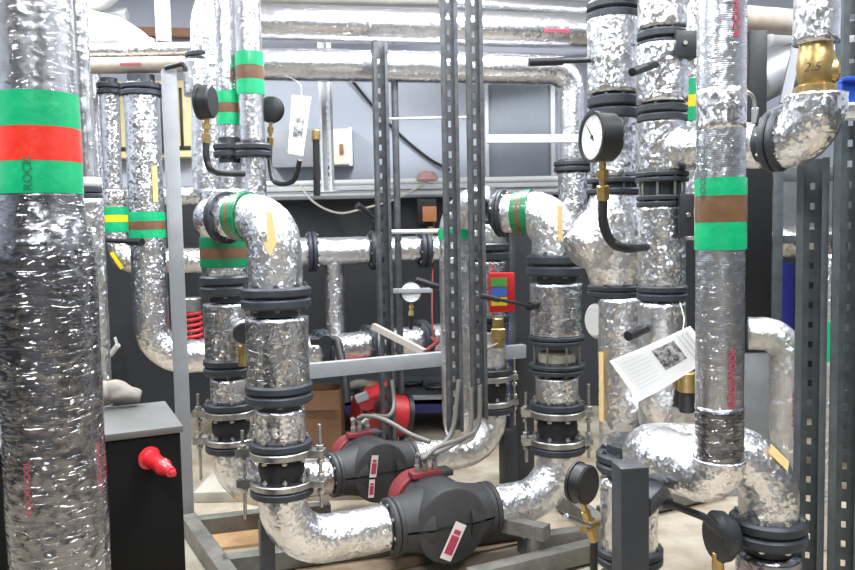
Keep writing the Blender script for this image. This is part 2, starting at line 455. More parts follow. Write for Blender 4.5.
def gauge(name, label, c, n, R, depth, stem_pts, fit_p, siphon, face=True):
    """c centre of the dial face, n facing direction; fit_p bottom of the brass fitting; siphon pts of the black tube"""
    c = V(c); n = V(n).normalized()
    t = thing(name, label, 'gauge', siphon[-1] if siphon else fit_p, 'pressure gauges on the pipes')
    ca = B(); lathe(ca, c - n * depth, n, [(0, 0), (0, R * .9), (depth * .12, R), (depth * .8, R), (depth * .82, R * 1.06), (depth * 1.02, R * 1.06), (depth * 1.02, R * .93), (depth * .93, R * .92), (depth * .93, 0)], 48)
    part('case', ca, BLK, t)
    if face:
        fc = part('dial_face', lathe(B(), c - n * depth * .08, n, [(0, 0), (0, R * .915), (.001, R * .915), (.001, 0)], 48), WPL, t)
        a, u, w = frame_of(n, UP); bm = B()
        for k in range(31):
            f = math.radians(225 - 270 * k / 30); L = .16 if k % 5 == 0 else .08
            d = w * math.cos(f) + u * math.sin(f)
            q = w * -math.sin(f) + u * math.cos(f)
            p = c - n * (depth * .08 - .0012); a0, a1 = p + d * R * (.8 - L), p + d * R * .8; hw = R * (.016 if k % 5 == 0 else .008)
            bm.faces.new([bm.verts.new(x) for x in (a0 - q * hw, a0 + q * hw, a1 + q * hw, a1 - q * hw)])
        part('dial_marks', bm, INK, fc)
        f = math.radians(50); d = w * math.cos(f) + u * math.sin(f); p = c - n * (depth * .08 - .003)
        nb = cyl(B(), p - d * R * .22, p + d * R * .62, R * .022, 8); lathe(nb, p - n * .001, n, [(0, 0), (0, R * .09), (.003, R * .09), (.003, 0)], 16)
        part('needle', nb, INK, fc)
    top = c - n * depth * .5 - UP * R * .96; fp = V(fit_p)
    bm = B(); d = fp - top; L = d.length; rr = R * .2
    lathe(bm, top, d, [(0, 0), (0, rr * .8), (L * .2, rr * .8), (L * .22, rr * 1.3), (L * .45, rr * 1.3), (L * .47, rr * .75), (L * .62, rr * .75), (L * .64, rr * 1.35), (L * .98, rr * 1.35), (L, rr * 1.2), (L, 0)], 6)
    part('brass_fitting', bm, BRS, t, 'brass gauge cock')
    if siphon: part('siphon_tube', wire(B(), [fp] + [V(s) for s in siphon], R * .2, 14), BLK, t)
    return t
def strut(name, label, px, py, Y, z0, z1, w, dep, yaw=0, m=None, group=None, pitch=.05, slot=(.012, .028), side=True, base=True):
    """slotted C-channel post, open side to the camera, slots through the back web and side"""
    m = m or STRUT; ln = Line(px, py, Y); t = thing(name, label, 'strut', ln.p(z0), group)
    R = Matrix.Rotation(yaw, 3, 'Z'); bm = B(); lip = w * .22; L = z1 - z0; n = int(L / pitch)
    zs = [z0]
    for k in range(n):
        zs += [z0 + pitch * (k + .5) - slot[1] / 2, z0 + pitch * (k + .5) + slot[1] / 2]
    zs.append(z1)
    hw = w / 2; sw = slot[0] / 2; hs = slot[0] * .4
    sect = [(-hw + lip, 0), (-hw, 0), (-hw, dep * .5 - hs), (-hw, dep * .5 + hs), (-hw, dep), (-sw, dep), (sw, dep), (hw, dep), (hw, dep * .5 + hs), (hw, dep * .5 - hs), (hw, 0), (hw - lip, 0)]
    holes = {5} | ({2, 8} if side else set())
    g = [[bm.verts.new(R @ V((x, y, 0)) + V((ln.X, ln.Y, z))) for x, y in sect] for z in zs]
    for i in range(len(zs) - 1):
        for k in range(len(sect) - 1):
            if i % 2 == 1 and k in holes: continue
            bm.faces.new((g[i][k], g[i][k + 1], g[i + 1][k + 1], g[i + 1][k]))
    bmesh.ops.recalc_face_normals(bm, faces=bm.faces)
    bmesh.ops.solidify(bm, geom=bm.faces[:], thickness=.0025)
    part('channel', bm, m, t, smooth=False)
    if base: part('foot_plate', box(B(), V((ln.X, ln.Y, z0 + .004)) + R @ V((0, dep / 2, 0)), (w * 1.7, dep * 1.9, .008), R, .001), m, t)
    return t

# ------------------------------------------------------------------ E: near left pump riser
E = Line(280, 420, 3.15); D = Line(230, 400, 3.7); G = Line(490, 380, 4.42); FR = Line(557, 400, 3.7)
def pump_riser(ln, label, ring, ringY, rows, hasband, group='foil jacketed pump risers', tail=None, beyond=None):
    """rows: elbow bottom flange y0,y1 / body y / flange y / neck y ; ring: pixel centre of the side flange"""
    f1, body, f2, neck, wf, wb, wn, we = rows
    t = thing('pump_riser', label, 'pipe', ln.q(neck[1]), group)
    re = pr(we, ln.Y)
    ez = ln.z(ring[2]); rp = at(ring[0], ring[1], ringY); rp.z = ez
    top = ln.p(ez); zf = ln.z(f1[0])
    part('elbow', tube(B(), [ln.p(zf - .01), top, rp], re, fil=re * 1.25, amp=.0036, freq=34, n=14, seg=64, step=.008, rfun=lambda s, L: 1 - .17 * max(0, min(1, (s / L - .5) / .3))), FOB, t, None, True)
    d = (rp - top); d.z = 0; d.normalize()
    return t, re, top, rp, d
t, re, top, rp, d = pump_riser(E, 'near left foil pump riser with green banded elbow and buff arrow', (226, 214, 216), 3.28, ((288, 311), 0, 0, (408, 445), 70, 62, 51, 54), True)
m0 = top.lerp(rp, .38)
part('tape_band', sleeve(B(), top.lerp(rp, .50), top.lerp(rp, .60), re * .93), DGRN, t, 'green tape ring on the elbow')
part('tape_band', sleeve(B(), top.lerp(rp, .60), top.lerp(rp, .69), re * .885), BRN, t, 'brown tape ring on the elbow')
part('tape_band', sleeve(B(), top.lerp(rp, .69), top.lerp(rp, .78), re * .86), DGRN, t)
flange(t, rp + d * .005, d, re * 1.02, .032, nb=8)
dz = V((D.X, D.Y, rp.z)); e_ = rp + d * .075; f_ = dz + (e_ - dz).normalized() * .108
part('pipe_section', tube(B(), [rp + d * .02, e_, f_], re * .78, .05, amp=.003, freq=14), FOB, t, 'short foil stub pipe', True)
r_ = pr(54, 3.15)
patch_on_pipe(t, [(.085, -.011), (.085, .011), (-.03, .011), (-.03, .027), (-.085, 0), (-.03, -.027), (-.03, -.011)], E.q(234), UP, V((.05, -1, 0)), r_ + .012, ARR, 'arrow_sticker', 'buff tape arrow pointing down')
vfl(t, E, 288, 311, 70)
vpipe(t, E, 317, 385, 63, FOW, amp=.002, name='valve_jacket', label='film wrapped foil valve jacket')
vfl(t, E, 386, 408, 68)
zE, b_ = flex_joint('flexible_joint', 'rubber flexible joint with tie rods under the near left pump riser', E, 445, 503, 64, [(PI * .98, .155, 432, 519), (-.12, .16, 424, 507), (1.2, .155, 424, 500)])
vpipe(t, E, 408, 447, 51, FO, name='neck_pipe', z0=b_ + .001, z1=E.z(408))
# ------------------------------------------------------------------ F: right riser
t, re, top, rp, d = pump_riser(FR, 'right foil pump riser with green banded elbow before the charcoal post', (503, 205, 212), 3.81, ((255, 276), 0, 0, (376, 405), 60, 52, 43, 48), True)
part('tape_band', sleeve(B(), top.lerp(rp, .44), top.lerp(rp, .56), re * .95), DGRN, t, 'green tape ring on the elbow')
part('tape_band', sleeve(B(), top.lerp(rp, .56), top.lerp(rp, .65), re * .90), BRN, t, 'brown tape ring on the elbow')
part('tape_band', sleeve(B(), top.lerp(rp, .65), top.lerp(rp, .76), re * .865), DGRN, t)
flange(t, rp + d * .005, d, re * 1.02, .032, nb=8)
patch_on_pipe(t, [(.07, -.012), (.07, .012), (-.085, .010), (-.085, -.012)], FR.q(222), UP, V((-.0, -1, 0)), pr(48, 3.7) + .012, ARR, 'arrow_sticker', 'buff tape strip')
vfl(t, FR, 255, 277, 60)
vpipe(t, FR, 283, 335, 53, FOW, amp=.002, name='valve_jacket', label='film wrapped foil valve jacket')
vfl(t, FR, 337, 347, 56, gapf=.1, hubl=.01)
# wafer check valve: cage of bars between two rings
part('check_valve', lathe(B(), FR.q(370), UP, [(0, 0), (0, .07), (.01, .085), (.08, .085), (.09, .07), (.09, 0)], 32), mat('valve_beige', rgb(170, 165, 148), .5, var=.2), t, 'beige wafer check valve body')
vfl(t, FR, 366, 377, 56, gapf=.1, hubl=.01)
bolts(t, FR.q(357), UP, pr(56, 3.7) * .86, .13, 8, .010, STL, .25)
zF, b_ = flex_joint('flexible_joint', 'rubber flexible joint with tie rods under the right pump riser', FR, 405, 458, 56, [(PI * .98, .145, 392, 462), (-.15, .145, 384, 458), (1.2, .14, 384, 450)])
vpipe(t, FR, 376, 407, 43, FO, name='neck_pipe', z0=b_ + .001, z1=FR.z(376))
# black lever on the right riser
tl = thing('isolating_valve_lever', 'black lever handle sticking out left from the right riser jacket', 'lever', at(532, 307, 3.62))
bp = at(533, 306, 3.62); part('spindle', cyl(B(), bp + V((.02, .05, 0)), bp - V((.02, .01, 0)), .022, 18), BLK, tl)
lever(tl, bp - V((.01, .015, 0)), at(482, 296, 3.55), .013, BLK, .35)
# ------------------------------------------------------------------ D: rear left riser
t = thing('pump_riser', 'rear left foil pump riser with green and brown tape behind the near one', 'pipe', D.q(405), 'foil jacketed pump risers')
vpipe(t, D, 190, 276, 46, FO); vband(t, D, 237, 248, 47, DGRN); vband(t, D, 248, 259, 47, BRN); vband(t, D, 259, 268, 47, DGRN)
vfl(t, D, 276, 297, 51); vpipe(t, D, 303, 359, 46, FOW, .002, 'valve_jacket'); vfl(t, D, 360, 378, 50)
zD, b_ = flex_joint('flexible_joint', 'rubber flexible joint with tie rods under the rear left pump riser', D, 405, 456, 52, [(PI * 1.0, .15, 408, 480), (1.0, .15, 400, 470)])
vpipe(t, D, 378, 408, 38, FO, name='neck_pipe', z0=b_ + .001, z1=D.z(378))
# ------------------------------------------------------------------ G: rear right riser
t = thing('pump_riser', 'rear right foil pump riser seen behind the slotted struts', 'pipe', G.q(370), 'foil jacketed pump risers')
zh = at(500, 203, 3.85).z
vpipe(t, G, 0, 243, 36, FO, z0=zh - .1); vfl(t, G, 243, 261, 42); vpipe(t, G, 261, 316, 37, FOW, .002, 'valve_jacket'); vfl(t, G, 316, 330, 40)
zG, b_ = flex_joint('flexible_joint', 'rubber flexible joint with tie rods behind the slotted struts', G, 370, 416, 46, [(0.0, .135, 358, 425), (2.2, .13, 355, 420)])
vpipe(t, G, 330, 372, 33, FO, name='neck_pipe', z0=b_ + .001, z1=G.z(330))
# header joining right riser, rear riser and the far drop pipe
t = thing('header_pipe', 'short foil header behind the struts with green tape at its left end', 'pipe', at(452, 430, 3.96))
hp = [V((FR.X, FR.Y, 0)), V((0, 0, 0))]
a = V((rp.x, rp.y, zh)) + d * .066; c = at(455, 203, 3.96); c.z = zh; b = a.lerp(c, .1)
dp = V((c.x, c.y, zat(c.x, c.y, 418)))
part('pipe_section', tube(B(), [a, c, dp, dp + V((.02, .16, -.1))], .083, fil=[.15, .12], amp=.003, freq=14), FO, t, None, True)
q = a.lerp(c, .30); part('tape_band', sleeve(B(), V((c.x, c.y, zh - .17)), V((c.x, c.y, zh - .12)), .085), GRN, t)
# ------------------------------------------------------------------ pumps
def pump(label, c, u, S, red_off, base_label=None):
    u = V(u).normalized(); v = V((u.y, -u.x, 0)).normalized()          # v points to the camera side
    if v.y > 0: v = -v
    t = thing('circulation_pump', label, 'pump', c - UP * .17 * S, 'circulation pumps')
    Rr = .175 * S
    prof = [(-.13 * S, 0), (-.13 * S, Rr * .92), (-.11 * S, Rr), (.115 * S, Rr), (.128 * S, Rr * .97), (.133 * S, Rr * .92), (.134 * S, 0)]
    for nm, a0, a1 in (('upper_shell', math.radians(-88.5), math.radians(88.5)), ('lower_shell', math.radians(91.5), math.radians(268.5))):
        bm = B(); lathe(bm, c, v, prof, 28, a0=a0, a1=a1, hint=UP)
        # shoulder blocks running to the flanges
        up = 1 if nm == 'upper_shell' else -1
        for s in (-1, 1):
            p0 = c + u * s * .09 * S; p1 = c + u * s * .225 * S
            lathe(bm, p0, p1 - p0, [(0, .155 * S), (.07 * S, .135 * S), (.135 * S, .125 * S), (.135 * S, 0)], 18, a0=math.radians(2 if up > 0 else 182), a1=math.radians(178 if up > 0 else 358), hint=v if s > 0 else -v) if False else None
            lathe(bm, p0, p1 - p0, [(0, .150 * S), (.06 * S, .135 * S), (.135 * S, .122 * S), (.135 * S, .02)], 18, a0=math.radians(-88 + (0 if up > 0 else 180)), a1=math.radians(88 + (0 if up > 0 else 180)), hint=UP)
        part(nm, bm, PUMP, t)
    part('seam_gasket', lathe(B(), c - v * .12 * S, v, [(0, 0), (0, Rr * .9), (.22 * S, Rr * .9), (.22 * S, 0)], 32), RUB, t)
    part('seam_line', box(B(), c + v * .1345 * S, (.33 * S, .003, .011 * S), Matrix((u, -v, UP)).transposed()), RUB, t)
    for s in (-1, 1):
        flange(t, c + u * s * .243 * S, u, .128 * S, .05 * S, nb=8, m=mat('pump_flange', rgb(58, 58, 60), .5, var=.2), hubl=.006)
    bk = c - v * .13 * S + UP * red_off - u * .02 * S
    part('motor', lathe(B(), bk, -v, [(0, 0), (0, .15 * S), (.01 * S, .158 * S), (.06 * S, .158 * S), (.08 * S, .145 * S), (.13 * S, .14 * S), (.15 * S, .12 * S), (.15 * S, 0)], 40), PRED, t, 'red motor housing')
    R = Matrix((u, -v, UP)).transposed()
    tb = part('terminal_box', box(B(), c - v * .13 * S + UP * (.170 * S) + u * .03 * S, (.17 * S, .09 * S, .03 * S), R, .008), PUMP, t)
    part('terminal_cover', box(B(), c - v * .12 * S + UP * (.178 * S) - u * .02, (.15 * S, .07 * S, .028 * S), R, .006), PRED, t, 'red terminal cover')
    for k in (-.06, -.02, .03):
        g = c - v * .12 * S + u * k * S + UP * .19 * S
        part('cable_gland', lathe(B(), g, UP, [(0, 0), (0, .012), (.012, .014), (.03, .014), (.034, .01), (.06, .0095), (.06, 0)], 12), HOSE, tb)
    return t, u, v
uA = V((FR.X - E.X, FR.Y - E.Y, 0)).normalized()
zA = at(440, 519, 3.42).z
EA = V((E.X, E.Y, zA)); FA = V((FR.X, FR.Y, zA)); cA = EA.lerp(FA, .533)
tA, u, v = pump('front grey clad circulation pump with red motor and hanging tag', cA, uA, .95, .025)
def tag(parent, p, v, u, lean, size, m):
    p = V(p); dn = (-UP + u * lean).normalized(); sd = dn.cross(v).normalized(); R = Matrix((sd, dn, v)).transposed()
    o = part('hanging_tag', box(B(), p + dn * size / 2, (size * .34, size, .002), R), m, parent, 'red and white paper tag')
    part('tag_print', box(B(), p + dn * size * .6 + v * .002, (size * .24, size * .5, .001), R), RINK, o)
    part('tag_print', box(B(), p + dn * size * .25 + v * .002, (size * .2, size * .12, .001), R), RINK, o)
TAGM = mat('tag_paper', rgb(222, 208, 204), .6)
tag(tA, cA + v * .132 + UP * .01 + u * .035, v, u, -.55, .165, TAGM)
uB = V((G.X - D.X, G.Y - D.Y, 0)).normalized()
pB = at(372, 472, 3.98); zB = pB.z
DA = V((D.X, D.Y, zB)); GA = V((G.X, G.Y, zB)); fB = (pB.x - D.X) / (G.X - D.X)
# intersect pixel column with the pump line
best = min(range(200, 600), key=lambda k: abs((RM.transposed() @ (DA.lerp(GA, k / 1000) - CAM)).x / -(RM.transposed() @ (DA.lerp(GA, k / 1000) - CAM)).z * F + W / 2 - 372)) / 1000
cB = DA.lerp(GA, best)
tB, u2, v2 = pump('rear grey clad circulation pump with red motor behind the front pump', cB, uB, .88, .012)
tag(tB, cB + v2 * .125 + UP * .1 - u2 * .04, v2, u2, -.15, .11, TAGM)
tag(tB, cB + v2 * .125 - UP * .02 - u2 * .06, v2, u2, -.1, .09, TAGM)
def pump_pipe(label, ln, ztop, axis_pt, z, end, r, m, fil):
    t = thing('pump_pipe', label, 'pipe', V((ln.X, ln.Y, z - r)), 'elbow pipes of the pumps')
    part('pipe_section', tube(B(), [ln.p(ztop - .002), ln.p(z), end], r, fil=fil, amp=.0036, freq=34, n=14, seg=64, step=.008), m, t, None, True)
    return t
rA = .098
pump_pipe('foil elbow pipe from near left flexible joint to the front pump', E, zE, None, zA, cA - uA * .263, rA, FOB, .19)
pump_pipe('foil elbow pipe from front pump up to the right flexible joint', FR, zF, None, zA, cA + uA * .263, rA * .98, FOB, .2)
pump_pipe('foil elbow pipe from rear left flexible joint to the rear pump', D, zD, None, zB, cB - uB * .243, .09, FO, .17)
pump_pipe('foil elbow pipe from rear pump up behind the struts', G, zG, None, zB, cB + uB * .243, .092, FOD, .2)
# ------------------------------------------------------------------ front left big pipe
P1 = Line(38, 130, 1.8)
t = thing('riser_pipe', 'big front left foil pipe with green and red bands and film wrapped swelling', 'pipe', P1.p(0))
r1 = pr(75, 1.8); zb = P1.z(200)
part('pipe_section', tube(B(), [P1.p(zb - .05), P1.p(CEIL)], r1, amp=.0008, freq=16, seg=64, step=.02), FOS, t, None, True)
r2 = pr(97, 1.8); zt = P1.z(192); zs = P1.z(258)
part('wrapped_section', tube(B(), [P1.p(.01), P1.p(zt)], r2, amp=.003, freq=8, seg=64, step=.012,
     rfun=lambda s, L: 1 if s < L - (zt - zs) else 1 - (1 - r1 / r2 * 1.02) * (.5 - .5 * math.cos(PI * min(1, (s - L + zt - zs) / (zt - zs) * 1.05)))), FOG, t, 'film wrapped swelling with creases', True)
vband(t, P1, 89, 125, 76, GRN); vband(t, P1, 125, 160, 76.2, RED); vband(t, P1, 160, 193, 76, GRN)
n1 = (CAM - P1.p(1.5)).normalized(); nl = Quaternion(UP, -.28) @ n1
letter_on_pipe(t, 'ROCK', .026, P1.q(176), UP, nl, r1 + .005, mat('faded_green_ink', rgb(8, 120, 82), .5), .0004)
letter_on_pipe(t, 'ROCKWOOL', .02, P1.q(472), UP, Quaternion(UP, -.5) @ n1, r2 + .008, RINK, .0002)
letter_on_pipe(t, 'ROCKWOOL', .018, P1.q(462), UP, Quaternion(UP, .85) @ n1, r2 + .008, RINK, .0002)
# thin pipe right behind it
L = Line(84, 100, 2.7)
t = thing('riser_pipe', 'slim foil pipe with black collar just behind the big front left pipe', 'pipe', L.p(0))
vpipe(t, L, 0, 185, 15, FOS, z1=CEIL, z0=L.z(185)); vpipe(t, L, 178, 187, 26, WPL, 0, 'white_collar'); vfl(t, L, 187, 199, 26, nb=6)
vpipe(t, L, 199, 300, 27, FO, z0=0.0, z1=L.z(199))
# ------------------------------------------------------------------ left back pipes
t = thing('horizontal_pipe', 'horizontal dirty foil pipe at upper left with a beige underside', 'pipe', at(140, 62, 4.6))
a, b = at(40, 61, 4.6), at(212, 63, 4.6); b.z = a.z = at(140, 65, 4.6).z
part('pipe_section', tube(B(), [a, b], .046, amp=.002), BEIGE, t, None, True)
letter_on_pipe(t, 'ROCKWOOL', .02, V((at(134, 68, 4.6).x, 4.6, a.z)), V((1, 0, 0)), V((0, -1, -.1)), .0485, RINK)
t = thing('horizontal_pipe', 'slim foil pipe lying along the top of the beige horizontal pipe', 'pipe', at(140, 48, 4.6))
a, b = at(40, 48, 4.62), at(212, 48, 4.62); b.z = a.z = at(140, 50, 4.62).z
part('pipe_section', tube(B(), [a, b], .041, amp=.0025), FOB, t, None, True)
P3 = Line(144, 150, 4.6)
t = thing('drop_pipe', 'foil drop pipe with green and brown bands left of the grey post, bending right below', 'pipe', P3.q(380))
vfl(t, P3, 82, 94, 39, nb=8, hubl=.05); r = pr(34, 4.6); z = P3.z(358)
part('pipe_section', tube(B(), [P3.q(94), P3.p(z), P3.p(z) + V((.42, .1, 0))], r, fil=.19, amp=.003, freq=15), FO, t, None, True)
vband(t, P3, 212, 221, 34.6, GRN); vband(t, P3, 221, 230, 34.6, BRN); vband(t, P3, 230, 238, 34.6, GRN)
patch_on_pipe(t, [(.1, -.016), (.1, .016), (-.1, .016), (-.1, -.016)], P3.q(185), UP, Quaternion(UP, .5) @ tocam(P3.p(1)), r + .01, ARR, 'arrow_sticker', 'buff tape strip')
L = Line(112, 150, 5.1)
t = thing('drop_pipe', 'narrow foil drop pipe with green and yellow bands near the big left pipe', 'pipe', L.q(275))
vfl(t, L, 82, 93, 24, nb=6); z = L.z(262)
part('pipe_section', tube(B(), [L.q(93), L.q(190)], pr(17, 5.1), amp=.002), FO, t, None, True)
part('elbow', tube(B(), [L.q(190), L.p(z), L.p(z) + V((.56, .05, 0))], pr(25, 5.1), fil=.14, amp=.003), FOD, t, None, True)
vband(t, L, 207, 215, 26.5, GRN); vband(t, L, 215, 222, 26.5, YEL); vband(t, L, 222, 232, 26.5, GRN)
patch_on_pipe(t, [(.06, -.012), (.06, .012), (-.06, .012), (-.06, -.012)], at(122, 260, 5.1), V((.5, 0, -.8)), V((0, -1, 0)), pr(25, 5.1) + .01, YEL, 'arrow_sticker', 'yellow tape strip')
L = Line(98, 150, 5.3)
t = thing('drop_pipe', 'thin plain foil drop pipe left of the green and yellow banded one', 'pipe', L.q(190)); vpipe(t, L, 72, 200, 13, FOS)
t = thing('isolating_valve_lever', 'black tee lever sticking right beside the green and yellow banded pipe', 'lever', at(118, 242, 4.4))
lever(t, at(96, 240, 4.75), at(141, 242, 4.4), .022, BLK, .25)
t = thing('wall_pipe', 'foil pipe running along the wall at left, behind the drop pipes', 'pipe', at(150, 199, 5.6))
a = at(70, 198, 5.5); b = at(218, 194, 5.5); b.z = a.z
part('pipe_section', tube(B(), [a, b], pr(19, 5.5), amp=.003), FOB, t, None, True)
t = thing('wall_tap', 'small white bib tap low on the dark wall at left', 'tap', at(110, 355, 6.5))
part('spout', tube(B(), [at(85, 355, 6.5), at(110, 355, 6.45), at(118, 345, 6.4)], .022, .03, seg=12), WPL, t)
part('handle', cyl(B(), at(118, 348, 6.4), at(115, 337, 6.4), .012), WPL, t)
# cream cabinet on the wall behind
t = thing('wall_cabinet', 'cream framed cabinet on the wall behind the left drop pipes', 'cabinet', at(150, 158, 6.4))
a, b = at(106, 82, 6.45), at(196, 157, 6.45); w_, h_ = b.x - a.x, a.z - b.z; c = (a + b) / 2
part('body', box(B(), c + V((0, .06, 0)), (w_, .16, h_), None, .01), CRM, t)
part('dark_door', box(B(), c + V((.01, -.03, 0)), (w_ * .42, .03, h_ * .9), None, .004), DPOST, t)
for s in (-.36, .36): part('hinge_strip', box(B(), c + V((w_ * s, -.026, 0)), (.02, .02, h_ * .8), None, .003), BLK, t)
for s in (-.36, .36): part('trim_strip', box(B(), c + V((w_ * s, -.026, -h_ * .38)), (.13, .014, .03), None, .003), BLK, t)
# grey steel post at left
S0 = Line(178, 300, 4.02)
t = thing('steel_post', 'grey steel post at left between drop pipe and rear riser', 'post', S0.p(0))
part('post_section', box(B(), S0.p(S0.z(70) / 2), (.066, .066, S0.z(70)), Matrix.Rotation(.45, 3, 'Z'), .004), GREY, t)
part('pipe_clamp', tube(B(), [S0.q(70) - V((0, .05, .0)), S0.q(66) + V((.1, -.06, .0)), S0.q(74) + V((.1, -.06, 0))], .012, .02, seg=10), BLK, t)
# top left clutter
t = thing('insulation_bundle', 'white wrapped insulation bundle lying on the upper left pipes', 'bundle', at(105, 42, 4.75))
part('bundle_body', tube(B(), [at(40, 22, 4.85), at(90, 28, 4.85), at(120, 33, 4.85), at(152, 44, 4.85)], .12, .1, seg=30, amp=.02, freq=6, rfun=lambda s, L: max(.12, (1 - (s / L) ** 2.5)) ** .6), DUCTW, t, None, True)
t = thing('ventilation_duct', 'white duct with a bend near the ceiling at upper left', 'duct', at(80, 12, 5.6))
part('duct_section', tube(B(), [at(20, 16, 5.6), at(127, 15, 5.6)], .05, seg=4), LGREY, t, None, False)
part('duct_bend', tube(B(), [at(40, 1, 5.5), at(96, 0, 5.5), at(120, -18, 5.5)], .085, .12, seg=28, amp=.004), DUCTW, t, None, True)
t = thing('wooden_beam', 'brown wooden beam along the wall at upper left', 'beam', at(150, 34, 6.5))
part('beam_section', beam(B(), at(130, 32, 6.55), at(205, 34, 6.55), .08, .07), WOOD, t)
t = thing('hanging_strut', 'white hanging strut above the upper left pipes', 'strut', at(163, 42, 5.0))
L = Line(163, 20, 5.0); part('channel', box(B(), L.p((L.z(42) + CEIL) / 2), (.085, .05, CEIL - L.z(42)), Matrix.Rotation(.5, 3, 'Z'), .004), LGREY, t)

# ------------------------------------------------------------------ three verticals (upper left middle)
t = thing('drop_pipe', 'leftmost of three foil drop pipes over the rear left riser, bent at top', 'pipe', at(204, 195, 4.35))
c1 = Line(204, 130, 4.35)
part('pipe_section', tube(B(), [at(238, -60, 4.5), at(205, 18, 4.35), c1.q(198)], pr(28, 4.35), .25, amp=.004, freq=16), FOB, t, None, True)
vfl(t, c1, 51, 61, 31, nb=6)
vpipe(t, c1, 62, 96, 36, FO, .006, 'wrapped_section')
for k, (px, w_, rows, lab) in enumerate(((229, 21, (90, 102, 112, 124), 'slim middle one of three foil drop pipes with a low green and brown band'), (252, 25, (50, 64, 78, 93), 'rightmost of three foil drop pipes with a high green and brown band'))):
    L = Line(px, 130, 3.95 - .05 * k)
    t = thing('drop_pipe', lab, 'pipe', L.q(199)); y = rows
    vpipe(t, L, 0, 143, w_, FOS, .002, z1=CEIL, z0=L.z(143)); vfl(t, L, 143, 156, w_ + 11, nb=8); vpipe(t, L, 156, 203, w_, FO)
    vband(t, L, y[0], y[1], w_ + 1, GRN); vband(t, L, y[1], y[2], w_ + 1, BRN); vband(t, L, y[2], y[3], w_ + 1, GRN)
gauge('pressure_gauge', 'black pressure gauge seen from the side at the left of three drop pipes', at(199, 102, 3.42), (-.985, .1, 0), .070, .062, None, at(206, 143, 3.42), [at(207, 160, 3.42), at(215, 172, 3.45), at(243, 174, 3.7)], face=False)
gauge('pressure_gauge', 'black pressure gauge seen from behind, right of three drop pipes', at(272, 110, 4.02), (.2, .98, 0), .062, .04, None, at(270, 146, 4.02), [at(270, 165, 4.0), at(275, 182, 3.95), at(293, 181, 3.9), at(300, 160, 3.85)], face=False)
def sheet(name, label, cat, quad, m, th=.0012, bend=0):
    t = thing(name, label, cat, (quad[2] + quad[3]) / 2); return t
def pfun(q, bend=0):
    a, b, c, d = [V(x) for x in q]; nn = (b - a).cross(d - a).normalized()
    if nn.y > 0: nn = -nn
    return lambda u, v, o=0: a.lerp(b, u).lerp(d.lerp(c, u), v) + nn * (o + bend * math.sin(PI * u) + bend * .3 * math.sin(5 * v)), nn
def psheet(parent, name, f, u0, u1, v0, v1, off, m, n=10, th=.0):
    bm = B(); g = [[bm.verts.new(f(u0 + (u1 - u0) * i / n, v0 + (v1 - v0) * j / n, off)) for j in range(n + 1)] for i in range(n + 1)]
    for i in range(n):
        for j in range(n): bm.faces.new((g[i][j], g[i + 1][j], g[i + 1][j + 1], g[i][j + 1]))
    if th: bmesh.ops.solidify(bm, geom=bm.faces[:], thickness=th)
    return part(name, bm, m, parent, None, True)
t = thing('paper_tag', 'white paper tag with a small printed picture hanging by the rear gauge', 'tag', at(297, 154, 3.6))
f, nn = pfun([at(292, 95, 3.6), at(311, 97, 3.62), at(303, 156, 3.6), at(288, 153, 3.58)], .004)
psheet(t, 'sheet', f, 0, 1, 0, 1, 0, WHT, th=.001)
PIC = mat('printed_picture', rgb(205, 205, 206), .6, col2=rgb(60, 60, 64), vscale=60)
psheet(t, 'printed_picture', f, .22, .8, .36, .72, .002, PIC)
part('string', wire(B(), [at(301, 97, 3.6), at(300, 84, 3.66), at(285, 75, 3.8)], .0015, 6), WIRE, t)
t = thing('steam_hose', 'black upright hose with brass cap right of the hanging paper tag', 'hose', at(316, 190, 4.0))
part('hose', cyl(B(), at(317, 196, 4.0), at(316, 140, 4.0), .017), BLK, t); part('brass_cap', cyl(B(), at(316, 140, 4.0), at(316, 130, 4.0), .022), BRS, t)

# ------------------------------------------------------------------ overhead pipes
def run(name, label, p0, p1, r, m, extra=None, fil=.15, amp=.003, cat='pipe', group=None):
    t = thing(name, label, cat, (V(p0) + V(p1)) / 2 - UP * r, group)
    part('pipe_section', tube(B(), [p0, p1] + (extra or []), r, fil, amp=amp, step=.02, freq=12), m, t, None, True); return t
a = at(225, 17, 5.0); b = at(640, 38, 5.5); b.z = a.z = at(420, 26, 5.2).z
t = run('overhead_pipe', 'upper large horizontal foil pipe crossing the top middle of the room', a, b, .112, FOS)
letter_on_pipe(t, 'ROCKWOOL', .03, a.lerp(b, .77), b - a, V((0, -1, -.25)), .118, RINK)
a = at(225, 62, 5.0); c = at(572, 73, 5.42); c.z = a.z = at(420, 66, 5.2).z; e = V((c.x, c.y, 1.93))
t = run('overhead_pipe', 'lower horizontal foil pipe crossing the top and turning down at right', a, c, .103, FOS, [e], .14)
flange(t, e - UP * .03, UP, .125, .07, nb=8)
part('pipe_section', tube(B(), [e - UP * .07, e - UP * .5], .098, amp=.003), FO, t, None, True)
a = at(440, -4, 5.5); b = at(640, 10, 5.9); b.z = a.z = at(540, 6, 5.6).z
run('overhead_pipe', 'topmost grey foil pipe near the ceiling right of the slotted struts', a, b, .07, FOS)
a = at(440, 28, 5.9); b = at(640, 34, 6.1); b.z = a.z = at(540, 22, 5.9).z
run('overhead_pipe', 'grey sleeve pipe tucked behind the upper large horizontal pipe', a, b, .08, INSP)
a = at(225, -12, 5.6); b = at(440, -6, 5.8); b.z = a.z
run('overhead_pipe', 'white wrapped pipe right under the ceiling above the left overhead pipes', a, b, .1, INSP)
